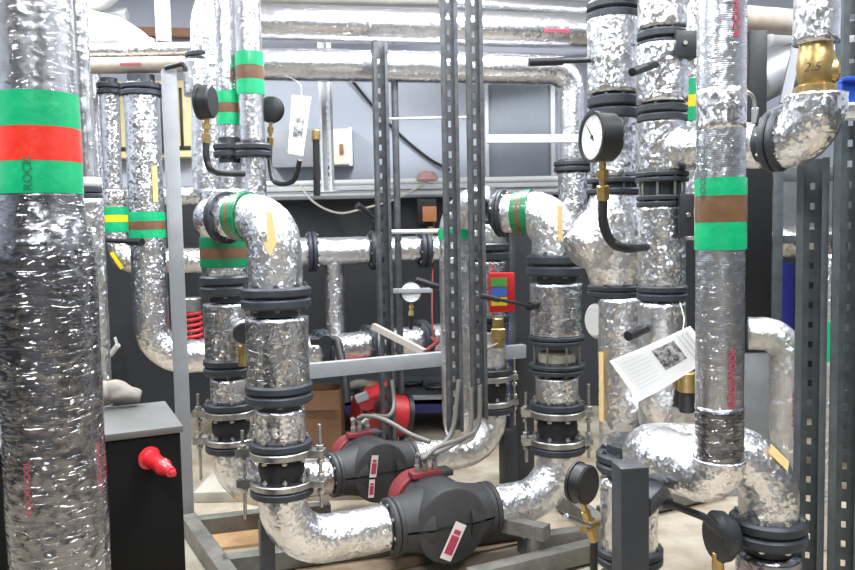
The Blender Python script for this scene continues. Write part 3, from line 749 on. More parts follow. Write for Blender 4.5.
# ------------------------------------------------------------------ slotted struts
HG = 'slotted steel struts'
strut('slotted_strut', 'slotted strut standing under the overhead pipes, left of the other struts', 384, 200, 4.85, 0, at(384, 40, 4.85).z, .088, .05, .35, group=None, pitch=.085, slot=(.016, .035))
strut('slotted_strut', 'left one of the twin slotted struts hanging in the middle', 452, 200, 3.7, at(455, 432, 3.7).z, CEIL, .076, .04, .1, base=False, pitch=.07, slot=(.014, .03))
strut('slotted_strut', 'right one of the twin slotted struts hanging in the middle', 477, 200, 3.7, at(477, 420, 3.7).z, CEIL, .076, .04, .1, base=False, pitch=.07, slot=(.014, .03))
t = strut('slotted_strut', 'pale slotted strut on the wall left of the grey distribution box edge', 325, 120, 5.7, at(325, 192, 5.7).z, at(325, 38, 5.7).z, .085, .04, -.3, m=LGREY)
t = thing('conduit_drop', 'thin pale conduit standing behind the left slotted strut', 'conduit', at(398, 440, 5.2))
L = Line(397, 200, 5.2); part('tube', cyl(B(), L.p(0), L.q(78), .022), STRUT, t)
t = thing('cross_bar', 'pale slotted cross bar between the struts and the turned down pipe', 'bar', at(535, 141, 4.9))
a, b = at(487, 139, 4.9), at(600, 143, 5.0); b.z = a.z; part('channel', beam(B(), a, b, .04, .05), LGREY, t)
t = thing('cross_bar', 'thin pale rod across the wall between the slotted struts', 'bar', at(425, 119, 4.9))
a, b = at(388, 119, 4.9), at(470, 118, 4.9); b.z = a.z; part('rod', cyl(B(), a, b, .008), LGREY, t)
t = thing('cross_bar', 'short pale conduit between twin struts and left strut at valve height', 'bar', at(420, 232, 5.0))
a, b = at(390, 232, 5.0), at(440, 232, 5.0); b.z = a.z; part('rod', cyl(B(), a, b, .014), LGREY, t)
t = thing('cross_bar', 'short pale bar under the small white gauge beside the left strut', 'bar', at(420, 290, 5.0))
a, b = at(390, 291, 5.0), at(432, 289, 5.0); b.z = a.z; part('rod', beam(B(), a, b, .03, .03), GREY, t)
t = thing('frame_rail', 'light grey frame rail crossing behind the struts above the pumps', 'rail', at(415, 360, 4.2))
a, b = at(296, 374, 3.95), at(524, 349, 4.5); b.z = a.z = at(415, 361, 4.22).z
part('rail_section', beam(B(), a, b, .05, .075), GREY, t)
# ------------------------------------------------------------------ wall fittings
t = thing('cable_tray', 'white cable tray running along the back wall', 'tray', at(430, 192, 6.4))
a, b = at(246, 186, 6.42), at(640, 184, 6.42); b.z = a.z = at(430, 187, 6.42).z
part('tray_section', beam(B(), a, b, .16, .035), LGREY, t); part('conduit', cyl(B(), a + V((0, -.06, .045)), b + V((0, -.06, .045)), .022), WPL, t)
part('conduit', cyl(B(), a + V((0, -.04, -.05)), b + V((0, -.04, -.05)), .018), LGREY, t)
def wallbox(name, label, cat, x0, y0, x1, y1, Y, dep, m, bev=.006):
    a, b = at(x0, y0, Y), at(x1, y1, Y); c = (a + b) / 2
    t = thing(name, label, cat, V((c.x, Y + dep / 2, b.z))); w_, h_ = b.x - a.x, a.z - b.z
    part('body', box(B(), c + V((0, dep / 2, 0)), (w_, dep, h_), None, bev), m, t); return t, c, w_, h_
t, c, w_, h_ = wallbox('distribution_box', 'grey distribution box with cream door on the back wall', 'electrical box', 270, 129, 352, 166, 6.42, .18, GREY)
part('door', box(B(), c + V((w_ * .38, -.012, 0)), (w_ * .2, .02, h_ * .92), None, .004), mat('cream_door', rgb(226, 220, 200), .5), t, 'cream door')
part('edge_strip', box(B(), c + V((w_ * .49, -.014, 0)), (.03, .024, h_), None, .003), WPL, t)
part('latch', box(B(), c + V((w_ * .38, -.03, -.02)), (.03, .03, .08), None, .006), WOOD, t)
t, c, w_, h_ = wallbox('wall_panel', 'slate grey panel board with a pale edge on the back wall', 'panel', 486, 82, 553, 178, 6.5, .1, mat('slate_panel', rgb(128, 136, 146), .5, var=.08))
part('edge_strip', box(B(), c + V((w_ / 2, -.01, 0)), (.035, .04, h_), None, .004), LGREY, t)
part('edge_strip', box(B(), c + V((-w_ / 2, -.01, 0)), (.03, .04, h_), None, .004), LGREY, t)
t, c, w_, h_ = wallbox('control_box', 'small amber and black control box on the dark wall', 'control box', 417, 199, 437, 224, 6.4, .18, BLK)
part('amber_front', box(B(), c + V((.02, -.012, -.02)), (w_ * .72, .03, h_ * .6), None, .005), ORG, t, 'amber front cover')
part('knob', cyl(B(), c + V((.03, -.02, -.12)), c + V((.03, -.02, -.2)), .03), BRS, t)
t = thing('wall_cable', 'black cable slanting down the back wall behind the struts', 'cable', at(400, 125, 6.5))
part('cable', wire(B(), [at(350, 78, 6.55), at(372, 105, 6.57), at(398, 133, 6.57), at(428, 158, 6.57), at(450, 170, 6.55)], .012, 8), BLK, t)
t = thing('sagging_wire', 'pale wire sagging below the cable tray', 'wire', at(340, 212, 6.3))
part('wire', wire(B(), [at(300, 186, 6.35), at(315, 203, 6.3), at(338, 213, 6.3), at(362, 209, 6.3), at(398, 198, 6.3), at(430, 180, 6.35)], .009, 8), WIRE, t)
t = thing('control_wire', 'thin dark red wire dropping from the amber control box', 'wire', at(430, 300, 5.5))
part('wire', wire(B(), [at(434, 222, 6.3), at(433, 260, 5.6), at(432, 310, 5.3), at(434, 345, 5.2)], .006, 6), RWIRE, t)
t = thing('alarm_bell', 'small pinkish dome on the cable tray between the struts', 'sounder', at(426, 180, 6.35))
part('dome', lathe(B(), at(427, 180, 6.35), UP, [(0, 0), (0, .085), (.02, .085), (.06, .06), (.075, 0)], 24), mat('pink_dome', rgb(205, 160, 155), .5), t)

# ------------------------------------------------------------------ back pipe rows
t = thing('valve_pipe', 'upper foil pipe run with flanges along the dark back wall', 'pipe', at(380, 265, 5.4))
a, b = at(286, 251, 5.3), at(470, 247, 5.6); b.z = a.z = at(378, 250, 5.45).z; d = (b - a).normalized()
hp = lambda px: a + d * ((at(px, 250, 5.45).x - a.x) / d.x)
part('pipe_section', tube(B(), [a, hp(369)], .094, amp=.003, freq=15), FOB, t, None, True)
flange(t, hp(314), d, .135, .06, nb=8); flange(t, hp(375), d, .135, .07, nb=8)
part('pipe_section', tube(B(), [hp(381), b], .088, amp=.003, freq=15), FOB, t, None, True); flange(t, hp(424), d, .13, .07, nb=8)
q = hp(335); part('branch', tube(B(), [q, V((q.x, q.y, at(335, 345, 5.3).z))], .066, amp=.003, freq=15), FO, t, None, True)
t = thing('butterfly_valve', 'butterfly valve handle, black, on the upper back pipe', 'valve', hp(376) + V((0, -.05, .13)))
part('stem', cyl(B(), hp(376) + V((0, -.0, .1)), hp(376) + V((0, -.02, .2)), .02), BLK, t); lever(t, hp(377) + V((.02, -.05, .19)), hp(361) + V((0, -.15, .30)), .022, BLK, .5)
t = thing('valve_pipe', 'lower foil pipe run with flanges behind the grey frame rail', 'pipe', at(380, 360, 5.1))
a, b = at(296, 352, 4.9), at(480, 328, 5.7); b.z = a.z = at(372, 345, 5.2).z; d = (b - a).normalized()
hp = lambda px: a + (b - a) * max(0, min(1, (px - 296) / (480 - 296)))
part('pipe_section', tube(B(), [a, b], .096, amp=.003, freq=15), FOB, t, None, True)
for px in (318, 364, 415): flange(t, hp(px), d, .135, .07, nb=8)
t = thing('butterfly_valve', 'big black bent valve lever in front of the lower back pipe', 'valve', at(325, 345, 4.75))
part('lever_arm', tube(B(), [at(312, 341, 4.75), at(337, 340, 4.7), at(344, 372, 4.6), at(347, 402, 4.55)], .026, .03, seg=14), BLK, t)
part('hub', cyl(B(), at(326, 340, 4.85), at(326, 342, 4.68), .045), BLK, t)
t = thing('balancing_valve', 'long pale valve handle lying slanted across the lower back pipe', 'valve', at(398, 338, 4.85))
part('bar_handle', beam(B(), at(373, 326, 4.8), at(424, 352, 4.65), .035, .03), mat('pale_handle', rgb(180, 172, 165), .4), t)
part('bracket', tube(B(), [at(424, 352, 4.68), at(438, 342, 4.8), at(432, 338, 5.0)], .012, .02, seg=8), RWIRE, t)
gauge('pressure_gauge', 'small white faced gauge beside the left slotted strut', at(411, 292, 5.0), (-.1, -1, .1), .068, .05, None, at(411, 316, 5.0), [at(411, 328, 5.1)])
t = thing('isolating_valve_lever', 'dark lever slanting behind the twin struts near the white gauge', 'lever', at(430, 283, 4.9)); lever(t, at(447, 290, 4.75), at(416, 280, 4.7), .02, BLK, .7)
t = thing('safety_valve', 'safety valve with a red coil spring beside the grey post', 'valve', at(193, 347, 4.9))
pts = []; c0 = at(192, 346, 4.9)
for k in range(6 * 14 + 1): f = 2 * PI * k / 14; pts.append(c0 + V((math.cos(f) * .06, math.sin(f) * .06, .21 * k / 84)))
part('coil_spring', tube(B(), pts, .011, .001, seg=8, step=1), SPR, t, 'red coil spring'); part('spindle', cyl(B(), c0 - UP * .03, c0 + UP * .26, .016), STL, t)
part('cap', cyl(B(), c0 + UP * .21, c0 + UP * .30, .07), STL, t); part('seat', cyl(B(), c0 - UP * .03, c0, .075), STL, t)
t = thing('ball_valve', 'small brass drain valve on the side of the rear left riser', 'valve', at(246, 352, 3.62))
part('body', cyl(B(), at(243, 366, 3.56), at(243, 345, 3.56), .022), BRS, t); part('cap', cyl(B(), at(242, 332, 3.56) + V((.0, .05, 0)), at(240, 332, 3.56) - V((-.06, .06, 0)), .052), WPL, t); part('knob', cyl(B(), at(243, 333, 3.50) , at(244, 333, 3.40), .046), BLK, t)
# ------------------------------------------------------------------ charcoal post and red sign box
PP = Line(522, 350, 4.62)
t = thing('steel_post', 'charcoal square post between the rear riser and the right riser', 'post', PP.p(0))
hz = PP.z(226); part('post_section', box(B(), PP.p(hz / 2), (.105, .09, hz), Matrix.Rotation(.3, 3, 'Z'), .004), DPOST, t)
part('saddle', box(B(), PP.p(hz + .03) + V((-.03, -.03, -.005)), (.15, .14, .05), Matrix.Rotation(.3, 3, 'Z'), .004), BLK, t)
t, c, w_, h_ = wallbox('indicator_box', 'red box with green, blue and yellow stickers behind the struts', 'indicator box', 489, 273, 515, 312, 4.22, .03, mat('red_sign', rgb(206, 32, 36), .45))
for k, m in enumerate((GRNST, BLUST, YEL)): part('sticker', box(B(), c + V((-w_ * .12, -.003, h_ * (.26 - .24 * k))), (w_ * .62, .006, h_ * .22)), m, t, ('green', 'blue', 'yellow')[k] + ' sticker')
t = thing('ball_valve', 'brass valve under the red stickered box', 'valve', at(498, 345, 4.2))
part('body', cyl(B(), at(498, 348, 4.22), at(498, 318, 4.22), .03), BRS, t); part('nut', cyl(B(), at(498, 338, 4.22), at(498, 328, 4.22), .042, 6), BRS, t)
lever(t, at(497, 344, 4.17), at(480, 352, 4.1), .012, HOSE, .4)
# ------------------------------------------------------------------ conduits from the struts to the pumps
def hose(label, pts, r=.0115):
    t = thing('cable_conduit', label, 'conduit', pts[-1]); part('conduit', wire(B(), pts, r, 10), HOSE, t)
g1 = cA - v * .12 + UP * .25
hose('grey cable conduit sweeping from right twin strut to front pump', [at(480, 385, 3.66), at(478, 425, 3.66), at(463, 438, 3.62), at(438, 447, 3.56), at(424, 458, 3.5), g1 - u * .02 + UP * .0])
hose('grey cable conduit hugging the first one down to the front pump', [at(471, 388, 3.66), at(470, 430, 3.65), at(454, 444, 3.6), at(436, 453, 3.54), g1 + u * .03])
hose('grey cable conduit from left twin strut down toward the front pump', [at(459, 380, 3.66), at(453, 428, 3.66), at(440, 448, 3.6), at(432, 457, 3.54), g1 - u * .06 + UP * .01])
g2 = cB - v2 * .11 + UP * .24
hose('grey cable conduit arching from the left strut over the rear pump', [at(392, 380, 4.75), at(394, 405, 4.7), at(388, 416, 4.5), at(372, 416, 4.3), at(360, 424, 4.2), g2 - u2 * .055])
hose('long grey cable conduit from rear pump across to the front pump cables', [g2 - u2 * .02 + UP * .0, at(366, 416, 4.1), at(385, 420, 3.95), at(410, 434, 3.85), at(430, 442, 3.8)])
# ------------------------------------------------------------------ under the rail: bench, red motor, carton
t = thing('workbench', 'grey steel workbench with a navy lower rail at the back', 'bench', at(400, 440, 5.6))
a, b = at(300, 402, 5.75), at(530, 398, 5.75); b.z = a.z
part('front_rail', beam(B(), a, b, .05, .06), GREY, t); part('bench_top', box(B(), (a + b) / 2 + V((0, .38, .02)), ((b - a).length, .7, .03)), DPOST, t)
a2, b2 = V((a.x, a.y, .22)), V((b.x, b.y, .22)); part('lower_rail', beam(B(), a2, b2, .05, .1), DBLU, t, 'navy lower rail')
part('lower_shelf', box(B(), (a2 + b2) / 2 + V((0, .38, -.02)), ((b - a).length, .7, .03)), BLK, t)
for x in (a.x + .04, b.x - .04):
    for y in (a.y, a.y + .68): part('leg', box(B(), (x, y, a.z / 2), (.05, .05, a.z), None, .003), GREY, t)
zs_ = .22 + .0
for k in range(7):
    c = V((a.x + .25 + k * .19, a.y + .2 + (k % 2) * .12, .218)); R_ = .07 + .02 * (k % 3); pts = []
    for i in range(3 * 16 + 1): f = 2 * PI * i / 16; pts.append(c + V((math.cos(f) * R_, math.sin(f) * R_, .025 + .03 * i / 16)))
    o = solo('cable_coil', tube(B(), pts, .014, .001, seg=8, step=1), BLK, 'black coiled cable on the lower shelf of the workbench', 'cable', 'coiled cables on the bench shelf')
t = thing('cardboard_box', 'open brown cardboard box on the floor beside the near left riser', 'box', at(322, 445, 5.0))
a, b = at(304, 391, 5.0), at(340, 391, 5.0); wb = b.x - a.x; hb = a.z; c = V(((a.x + b.x) / 2, 5.0 + wb / 2, hb / 2))
bm = B()
for dx, dy, sx, sy in ((0, -.5, 1, .02), (0, .5, 1, .02), (-.5, 0, .02, 1), (.5, 0, .02, 1)): box(bm, c + V((dx * wb, dy * wb, 0)), (wb * sx, wb * sy, hb))
part('carton', bm, CARD, t); part('flap', beam(B(), c + V((-wb / 2, -wb / 2 - .06, hb / 2 - .05)), c + V((wb / 2, -wb / 2 - .06, hb / 2 - .05)), .008, .12, 0), CARD, t)
t = thing('electric_motor', 'red round motor with a tilted terminal box behind the rear pump', 'motor', V((at(381, 445, 5.16).x, 5.16, 0)))
ca, cb = at(355, 412, 5.1), at(407, 416, 5.22); d = (cb - ca).normalized(); L_ = (cb - ca).length
part('drum', lathe(B(), ca, d, [(0, 0), (0, .12), (.03, .135), (L_ * .75, .14), (L_ * .8, .14), (L_ * .98, .135), (L_, .12), (L_, 0)], 36), MRED, t)
for s in (.02, .92): part('end_band', lathe(B(), ca + d * L_ * s, d, [(0, .1), (0, .147), (.03, .147), (.03, .1)], 36, closed=True), BLK, t)
R = Matrix.Rotation(-.35, 3, 'Y'); part('terminal_box', box(B(), at(376, 396, 5.06), (.22, .18, .08), R @ Matrix.Rotation(.2, 3, 'X'), .01), MRED, t)
part('terminal_gasket', box(B(), at(362, 397, 4.97), (.08, .05, .05), R, .006), GREY, t)
part('motor_cable', wire(B(), [at(384, 394, 4.96), at(376, 406, 4.94), at(378, 416, 4.94), at(388, 424, 4.98)], .011, 8), BLK, t)
part('foot', box(B(), V(((ca.x + cb.x) / 2, 5.16, (ca.z - .12) / 2)), (.2, .2, ca.z - .12), None, .006), BLK, t)
t = thing('rag_heap', 'heap of twisted rags and scrap on the bench', 'rags', at(372, 390, 5.85))
for k in range(3):
    c = at(362 + k * 11, 392 + (k % 2) * 2, 5.95); part('rag', tube(B(), [c + V((-.08, 0, .045)), c + V((0, -.03, .07)), c + V((.08, .02, .045))], .035, .04, seg=14, amp=.012, freq=16), (CLOTHM, WOOD, CARD)[k], t, None, True)
t = thing('steel_post', 'navy post behind the right riser by the bench', 'post', at(517, 440, 5.3)); L = Line(516, 390, 5.3); part('post_section', box(B(), L.p(.5), (.08, .08, 1.0), None, .004), DBLU, t)
# ------------------------------------------------------------------ left black cabinet
t = thing('control_cabinet', 'low black cabinet with grey top at left behind the wrapped pipe', 'cabinet', at(140, 560, 2.4))
fa = at(180, 426, 2.25); zt_ = fa.z; bk_ = atz(163, 402, zt_)
dd = bk_ - fa; dd.z = 0; dep = dd.length; dd.normalize(); ss = V((-dd.y, dd.x, 0)); ss = ss if ss.x < 0 else -ss; wx = .62
R = Matrix((-ss, dd, UP)).transposed(); cc = fa + dd * dep / 2 + ss * wx / 2
part('body', box(B(), V((cc.x, cc.y, zt_ / 2 - .01)), (wx, dep, zt_ - .02), R, .004), mat('black_cabinet', rgb(10, 10, 11), .6, var=.2, spec=.2), t)
part('top_plate', box(B(), V((cc.x, cc.y, zt_ - .008)), (wx + .016, dep + .016, .02), R, .004), mat('cabinet_top', rgb(92, 92, 91), .5, var=.2), t, 'scuffed grey top')
t = thing('red_nozzle', 'red plastic cone nozzle sticking out of the black cabinet front', 'nozzle', at(155, 455, 2.2))
kx = fa + ss * .09; p = V((kx.x, kx.y, at(150, 453, 2.25).z)) - dd * .004; q = at(174, 474, 2.12); d = q - p; L_ = d.length
part('cone', lathe(B(), p, d, [(0, 0), (0, .031), (.008, .033), (.012, .025), (L_ * .5, .021), (L_ * .55, .024), (L_ * .62, .023), (L_ * .66, .018), (L_ * .9, .014), (L_ * .91, .009), (L_ * 1.0, .008), (L_ * 1.0, 0)], 28), REDP, t)
t = thing('cloth_bundle', 'crumpled beige cloth lying on the black cabinet', 'cloth', at(130, 402, 2.6))
c = atz(132, 402, zt_ + .002); part('cloth', tube(B(), [V((c.x - .18, c.y - .1, zt_ + .034)), V((c.x - .03, c.y - .08, zt_ + .05)), V((c.x + .05, c.y - .06, zt_ + .03))], .042, .05, seg=32, step=.01, amp=.016, freq=14, rfun=lambda s, L: .45 + .55 * math.sin(PI * min(1, max(0, s / L)) * .9 + .2)), CLOTHM, t, None, True)
# ------------------------------------------------------------------ skid frame and supports
t = thing('skid_frame', 'grey steel skid frame on the floor under the pumps', 'frame', at(300, 560, 3.6))
def sk(x0, y0, x1, y1, z=.056, w=.07, h=.08): part('frame_bar', beam(B(), atz(x0, y0, z), atz(x1, y1, z), w, h), SKID, t)
sk(188, 522, 232, 585); sk(222, 566, 420, 540); sk(420, 542, 520, 528); sk(520, 545, 640, 528); sk(562, 500, 604, 528); sk(600, 515, 720, 488, .056, .06)
sk(470, 580, 600, 548); sk(195, 526, 330, 510)
def support(label, px, ytop, Y, w, name='pipe_support', zt=None, m=DPOST, arm=None):
    L = Line(px, ytop, Y); z = zt or L.z(ytop); t = thing(name, label, 'support', L.p(0))
    part('post_section', box(B(), L.p(z / 2), (w, w, z), Matrix.Rotation(.4, 3, 'Z'), .003), m, t)
    part('foot_plate', box(B(), L.p(.005), (w * 1.8, w * 1.8, .01), Matrix.Rotation(.4, 3, 'Z'), .002), m, t)
    return t, L, z
t, L, z = support('charcoal support post under the near left pump elbow', 266, 520, 3.16, .055)
part('saddle', beam(B(), L.p(z - .025), V((E.X, E.Y, z - .025)) + V((.03, .02, 0)), .05, .05), DPOST, t)
t, L, z = support('grey support block under the right pump pipe', 535, 524, 3.42, .06, m=SKID)
part('saddle', beam(B(), L.p(z - .028) + V((-.14, .10, 0)), L.p(z - .028) + V((.045, -.032, 0)), .065, .055), SKID, t)
t, L, z = support('charcoal support under the rear pump elbow behind the struts', 508, 432, 4.5, .08)
t = thing('floor_plinth', 'pale concrete plinth on the floor behind the rear left riser', 'plinth', at(225, 490, 4.6))
a = atz(192, 500, .03); b = atz(420, 470, .03); part('slab', box(B(), (a + b) / 2 + V((0, .3, 0)), (b.x - a.x, 1.0, .06), None, .006), mat('pale_concrete', rgb(178, 172, 160), .7, bump=.1, var=.1), t)
t = thing('plywood_sheet', 'dusty brown plywood sheet on the floor under the front pump', 'board', atz(420, 560, 0))
part('sheet', box(B(), atz(400, 545, .006), (1.05, .5, .012), Matrix.Rotation(.43, 3, 'Z'), .002), mat('dusty_plywood', rgb(140, 122, 98), .7, col2=rgb(112, 94, 72), vscale=5), t)
t = thing('plywood_sheet', 'brown plywood sheet lying inside the skid frame at left', 'board', at(240, 530, 3.9))
a = atz(205, 555, .008); part('sheet', box(B(), atz(262, 532, .008), (.55, .32, .016), Matrix.Rotation(.25, 3, 'Z'), .002), mat('plywood', rgb(190, 158, 116), .65, col2=rgb(160, 126, 88), vscale=4), t)
# ------------------------------------------------------------------ right cluster
R1 = Line(614, 250, 3.0)
t = thing('riser_pipe', 'foil riser with wrapped strainer bulge right of the right pump riser', 'pipe', R1.q(455))
vpipe(t, R1, -30, 2, 46, FO, z1=R1.z(-60)); vfl(t, R1, -2, 16, 52); vpipe(t, R1, 16, 94, 51, FO, .005, 'valve_jacket'); vfl(t, R1, 94, 117, 51)
vpipe(t, R1, 117, 177, 46, FO, .004); vfl(t, R1, 177, 193, 54, gapf=.35)
zt_, zb_ = R1.z(193), R1.z(288)
part('strainer_jacket', tube(B(), [R1.p(zb_), R1.p(zt_)], pr(46, 3.0), amp=.006, freq=20, seg=56, rfun=lambda s, L: 1 + .45 * math.sin(PI * s / L) ** 1.2), FOB, t, 'crumpled foil over a strainer', True)
a, b = R1.p(zb_ * .35 + zt_ * .65), at(577, 252, 2.92)
part('strainer_leg', tube(B(), [a, b], 118e-3, amp=.008, freq=18, seg=56, rfun=lambda s, L: 1.0 - .42 * (s / L) ** 2), FOD, t, 'foil covered slanting strainer leg', True)
vfl(t, R1, 286, 298, 53)
R1c = Line(622, 380, 2.95)
vpipe(t, R1c, 298, 457, 47, FO, .004, z0=R1c.z(457), z1=R1.z(297))
cq = at(597, 321, 3.0); part('end_cap', lathe(B(), cq + V((.04, .02, 0)), V((-1, -.45, 0)), [(0, 0), (0, .058), (.02, .066), (.05, .066), (.06, .055), (.06, 0)], 32), mat('grey_cap', rgb(190, 190, 188), .4), t, 'round pale end cap')
patch_on_pipe(t, [(.13, -.013), (.13, .013), (-.13, .013), (-.13, -.013)], R1c.q(384), UP, Quaternion(UP, -1.1) @ V((0, -1, 0)), pr(47, 2.95) + .012, ARR, 'arrow_sticker', 'buff tape strip')
RB1 = Line(629, 510, 2.86)
vfl(t, RB1, 457, 479, 66); vpipe(t, RB1, 479, 553, 58, FO, .003, 'lower_section'); vfl(t, RB1, 553, 574, 68); vpipe(t, RB1, 574, 700, 58, FO, .003, z0=0.0, z1=RB1.z(574), name='lower_section')
R2 = Line(662, 150, 2.72)
t = thing('riser_pipe', 'foil riser with a barred check valve just left of the tall pipe', 'pipe', R2.q(430))
r = pr(47, 2.72)
part('elbow', tube(B(), [R2.q(30), R2.q(4), R2.q(4) + V((.06, .0, .16)), ], r, .12, amp=.005, freq=14), FOD, t, None, True)
part('pipe_section', tube(B(), [R2.q(4) + V((.05, 0, .12)), V((R2.X + .05, R2.Y, CEIL))], r * .95, amp=.003, step=.03), FO, t, None, True)
vfl(t, R2, 28, 46, 49); vpipe(t, R2, 46, 103, 50, FO, .004, 'valve_jacket'); vfl(t, R2, 103, 120, 49); vpipe(t, R2, 120, 172, 46, FO, .004)
vfl(t, R2, 171, 181, 52, gapf=.1, hubl=.008, nb=0); vfl(t, R2, 195, 206, 50, gapf=.1, hubl=.008, nb=0)
part('check_valve', cyl(B(), R2.q(206), R2.q(172), r * .72), DPOST, t); bolts(t, R2.q(188, r), UP, r * .92, .10, 8, .009, BOLT, .3)
vpipe(t, R2, 206, 286, 46, FO, .004); vfl(t, R2, 286, 302, 50)
z = R2.z(425)
part('lower_section', tube(B(), [R2.q(302), R2.p(z), V((R1c.X + .125, R1c.Y - .075, z))], r, .11, amp=.005, freq=13), FOB, t, None, True)
part('branch', tube(B(), [R2.q(149), at(764, 145, 2.5)], .072, amp=.004, freq=14), FOB, t, None, True)
for p0, p1, rr, lab in ((at(655, 64, 2.62), at(632, 72, 2.5), .014, 'black'), (at(646, 328, 2.66), at(628, 336, 2.56), .017, 'black')): part('valve_knob', cyl(B(), p0, p1, rr), BLK, t)
t = thing('isolating_valve_lever', 'black lever with thick grip pointing left from the upper foil riser', 'lever', at(588, 60, 2.95)); lever(t, at(596, 60, 2.98), at(530, 62, 2.95), .016, BLK, .5)
for y0, y1, x0, x1, lab in ((30, 56, 676, 700, 'upper black bracket box beside the tall pipe'), (194, 236, 680, 702, 'lower black bracket box beside the tall pipe')):
    t, c, w_, h_ = wallbox('pipe_bracket', lab, 'bracket', x0, y0, x1, y1, 2.62, .08, DPOST, .004); part('bolt_head', cyl(B(), c + V((-.01, .0, 0)), c + V((-.01, -.008, 0)), .008, 6), BOLT, t)
L = Line(694, 100, 3.3); t = thing('riser_pipe', 'thin foil pipe with green and yellow bands glimpsed left of the tall pipe', 'pipe', L.p(0)); vpipe(t, L, 0, 240, 18, FO, z0=L.z(240), z1=CEIL)
vband(t, L, 78, 94, 19, GRN); vband(t, L, 94, 106, 19, YEL); vband(t, L, 106, 120, 19, GRN)
gauge('pressure_gauge', 'large pressure gauge with white dial and brass cock before the right risers', at(591, 137, 2.40), (-.955, -.30, .02), .072, .075, None, at(603, 200, 2.44), [at(603, 222, 2.44), at(611, 241, 2.44), at(625, 248, 2.46), at(646, 247, 2.62)])
gauge('pressure_gauge', 'black gauge seen from behind low beside the charcoal box post', at(576, 482, 2.72), (-.72, .69, 0), .068, .055, None, at(594, 541, 2.72), [at(594, 570, 2.72), at(600, 580, 2.76)], face=False)
t = thing('ball_valve', 'brass cock with pale steel lever low beside the charcoal box post', 'valve', at(590, 535, 2.66))
part('body', cyl(B(), at(597, 524, 2.67), at(583, 529, 2.62), .017, 8), BRS, t); lever(t, at(590, 526, 2.6), at(566, 517, 2.52), .011, STL, .6)
# tall pipe and U bend
R3 = Line(720, 300, 2.1)
t = thing('tall_pipe', 'tall front right foil pipe with green and brown band bending back at the bottom', 'pipe', R3.q(480))
vpipe(t, R3, 0, 455, 47, FOR_, .0008, z0=R3.z(420), z1=CEIL, seg=56, name='pipe_section'); vpipe(t, R3, 90, 130, 47.6, FO, .001, 'patched_section', label='crumpled foil patch')
vband(t, R3, 177, 195, 47.8, GRN); vband(t, R3, 195, 222, 48, BRN); vband(t, R3, 222, 250, 47.8, GRN)
n3 = (CAM - R3.p(1.5)).normalized(); r3 = pr(47, 2.1)
letter_on_pipe(t, 'ROCKWOOL', .026, R3.q(374), UP, Quaternion(UP, .5) @ n3, r3 + .003, RINK, .0006)
letter_on_pipe(t, 'ROCKWOOL', .026, R3.q(12), UP, Quaternion(UP, .62) @ n3, r3 + .003, RINK, .0006)
letter_on_pipe(t, 'ROCKWOOL', .024, R3.q(172), UP, Quaternion(UP, -.72) @ n3, r3 + .0055, mat('faded_ink', rgb(80, 90, 90), .5), .0004)
zz = R3.z(482); RB = Line(768, 540, 2.42); zu = 0
c1_ = at(655, 463, 2.2); c2_ = at(652, 452, 2.45); e1 = V((RB.X, RB.Y, at(768, 450, 2.45).z))
vpipe(t, R3, 405, 462, 48.2, FOG, .0015, 'wrapped_foot', label='dark film wrapped end')
part('bend', tube(B(), [R3.q(458), R3.p(zz - .012), V((c1_.x + .03, 2.27, c1_.z))], r3 * 1.10, .085, amp=.0032, freq=34, seg=64, n=16, step=.008), FOB, t, 'crumpled foil bend', True)
t = thing('loop_pipe', 'fat foil loop pipe turning behind the tall pipe down to the corner flange', 'pipe', RB.q(520))
c1_.z -= .0
part('bend', tube(B(), [V((c1_.x + .17, 2.2, zz + .0)), V((c1_.x, 2.26, c1_.z)), V((c2_.x + .02, 2.47, e1.z)), e1, RB.q(528)], .088, [.10, .11, .14], amp=.004, freq=32, seg=64, n=14, step=.008), FOB, t, None, True)
patch_on_pipe(t, [(.04, -.022), (.04, .022), (-.04, .022), (-.04, -.022)], e1 + V((-.045, 0, -.045)), V((.707, 0, -.707)), V((.5, -.6, .5)), .094, ARR, 'arrow_sticker', 'buff tape strip')
vfl(t, RB, 524, 554, 76, nb=8, bm_=BOLT); vpipe(t, RB, 554, 700, 64, FOG, .004, z0=0.0, z1=RB.z(552), name='lower_section')
t = thing('butterfly_valve', 'dark butterfly valve with a long lever beside the corner flange', 'valve', at(718, 545, 2.36))
c = at(720, 538, 2.36); part('disc_head', lathe(B(), c + V((.05, .02, 0)), V((-1, -.15, 0)), [(0, 0), (0, .05), (.03, .075), (.055, .078), (.07, .066), (.07, 0)], 32), DPOST, t)
part('lever_arm', tube(B(), [at(724, 536, 2.32), at(704, 517, 2.3), at(668, 503, 2.3)], .0115, .03, seg=14), DPOST, t); part('lever_knob', lathe(B(), at(672, 503, 2.3), V((-1, 0, .1)), [(0, 0), (0, .016), (.01, .02), (.026, .02), (.034, .012), (.034, 0)], 18), DPOST, t)
part('drain_stub', cyl(B(), at(718, 590, 2.36), at(718, 552, 2.36), .018), BRS, t, 'brass drain stub')
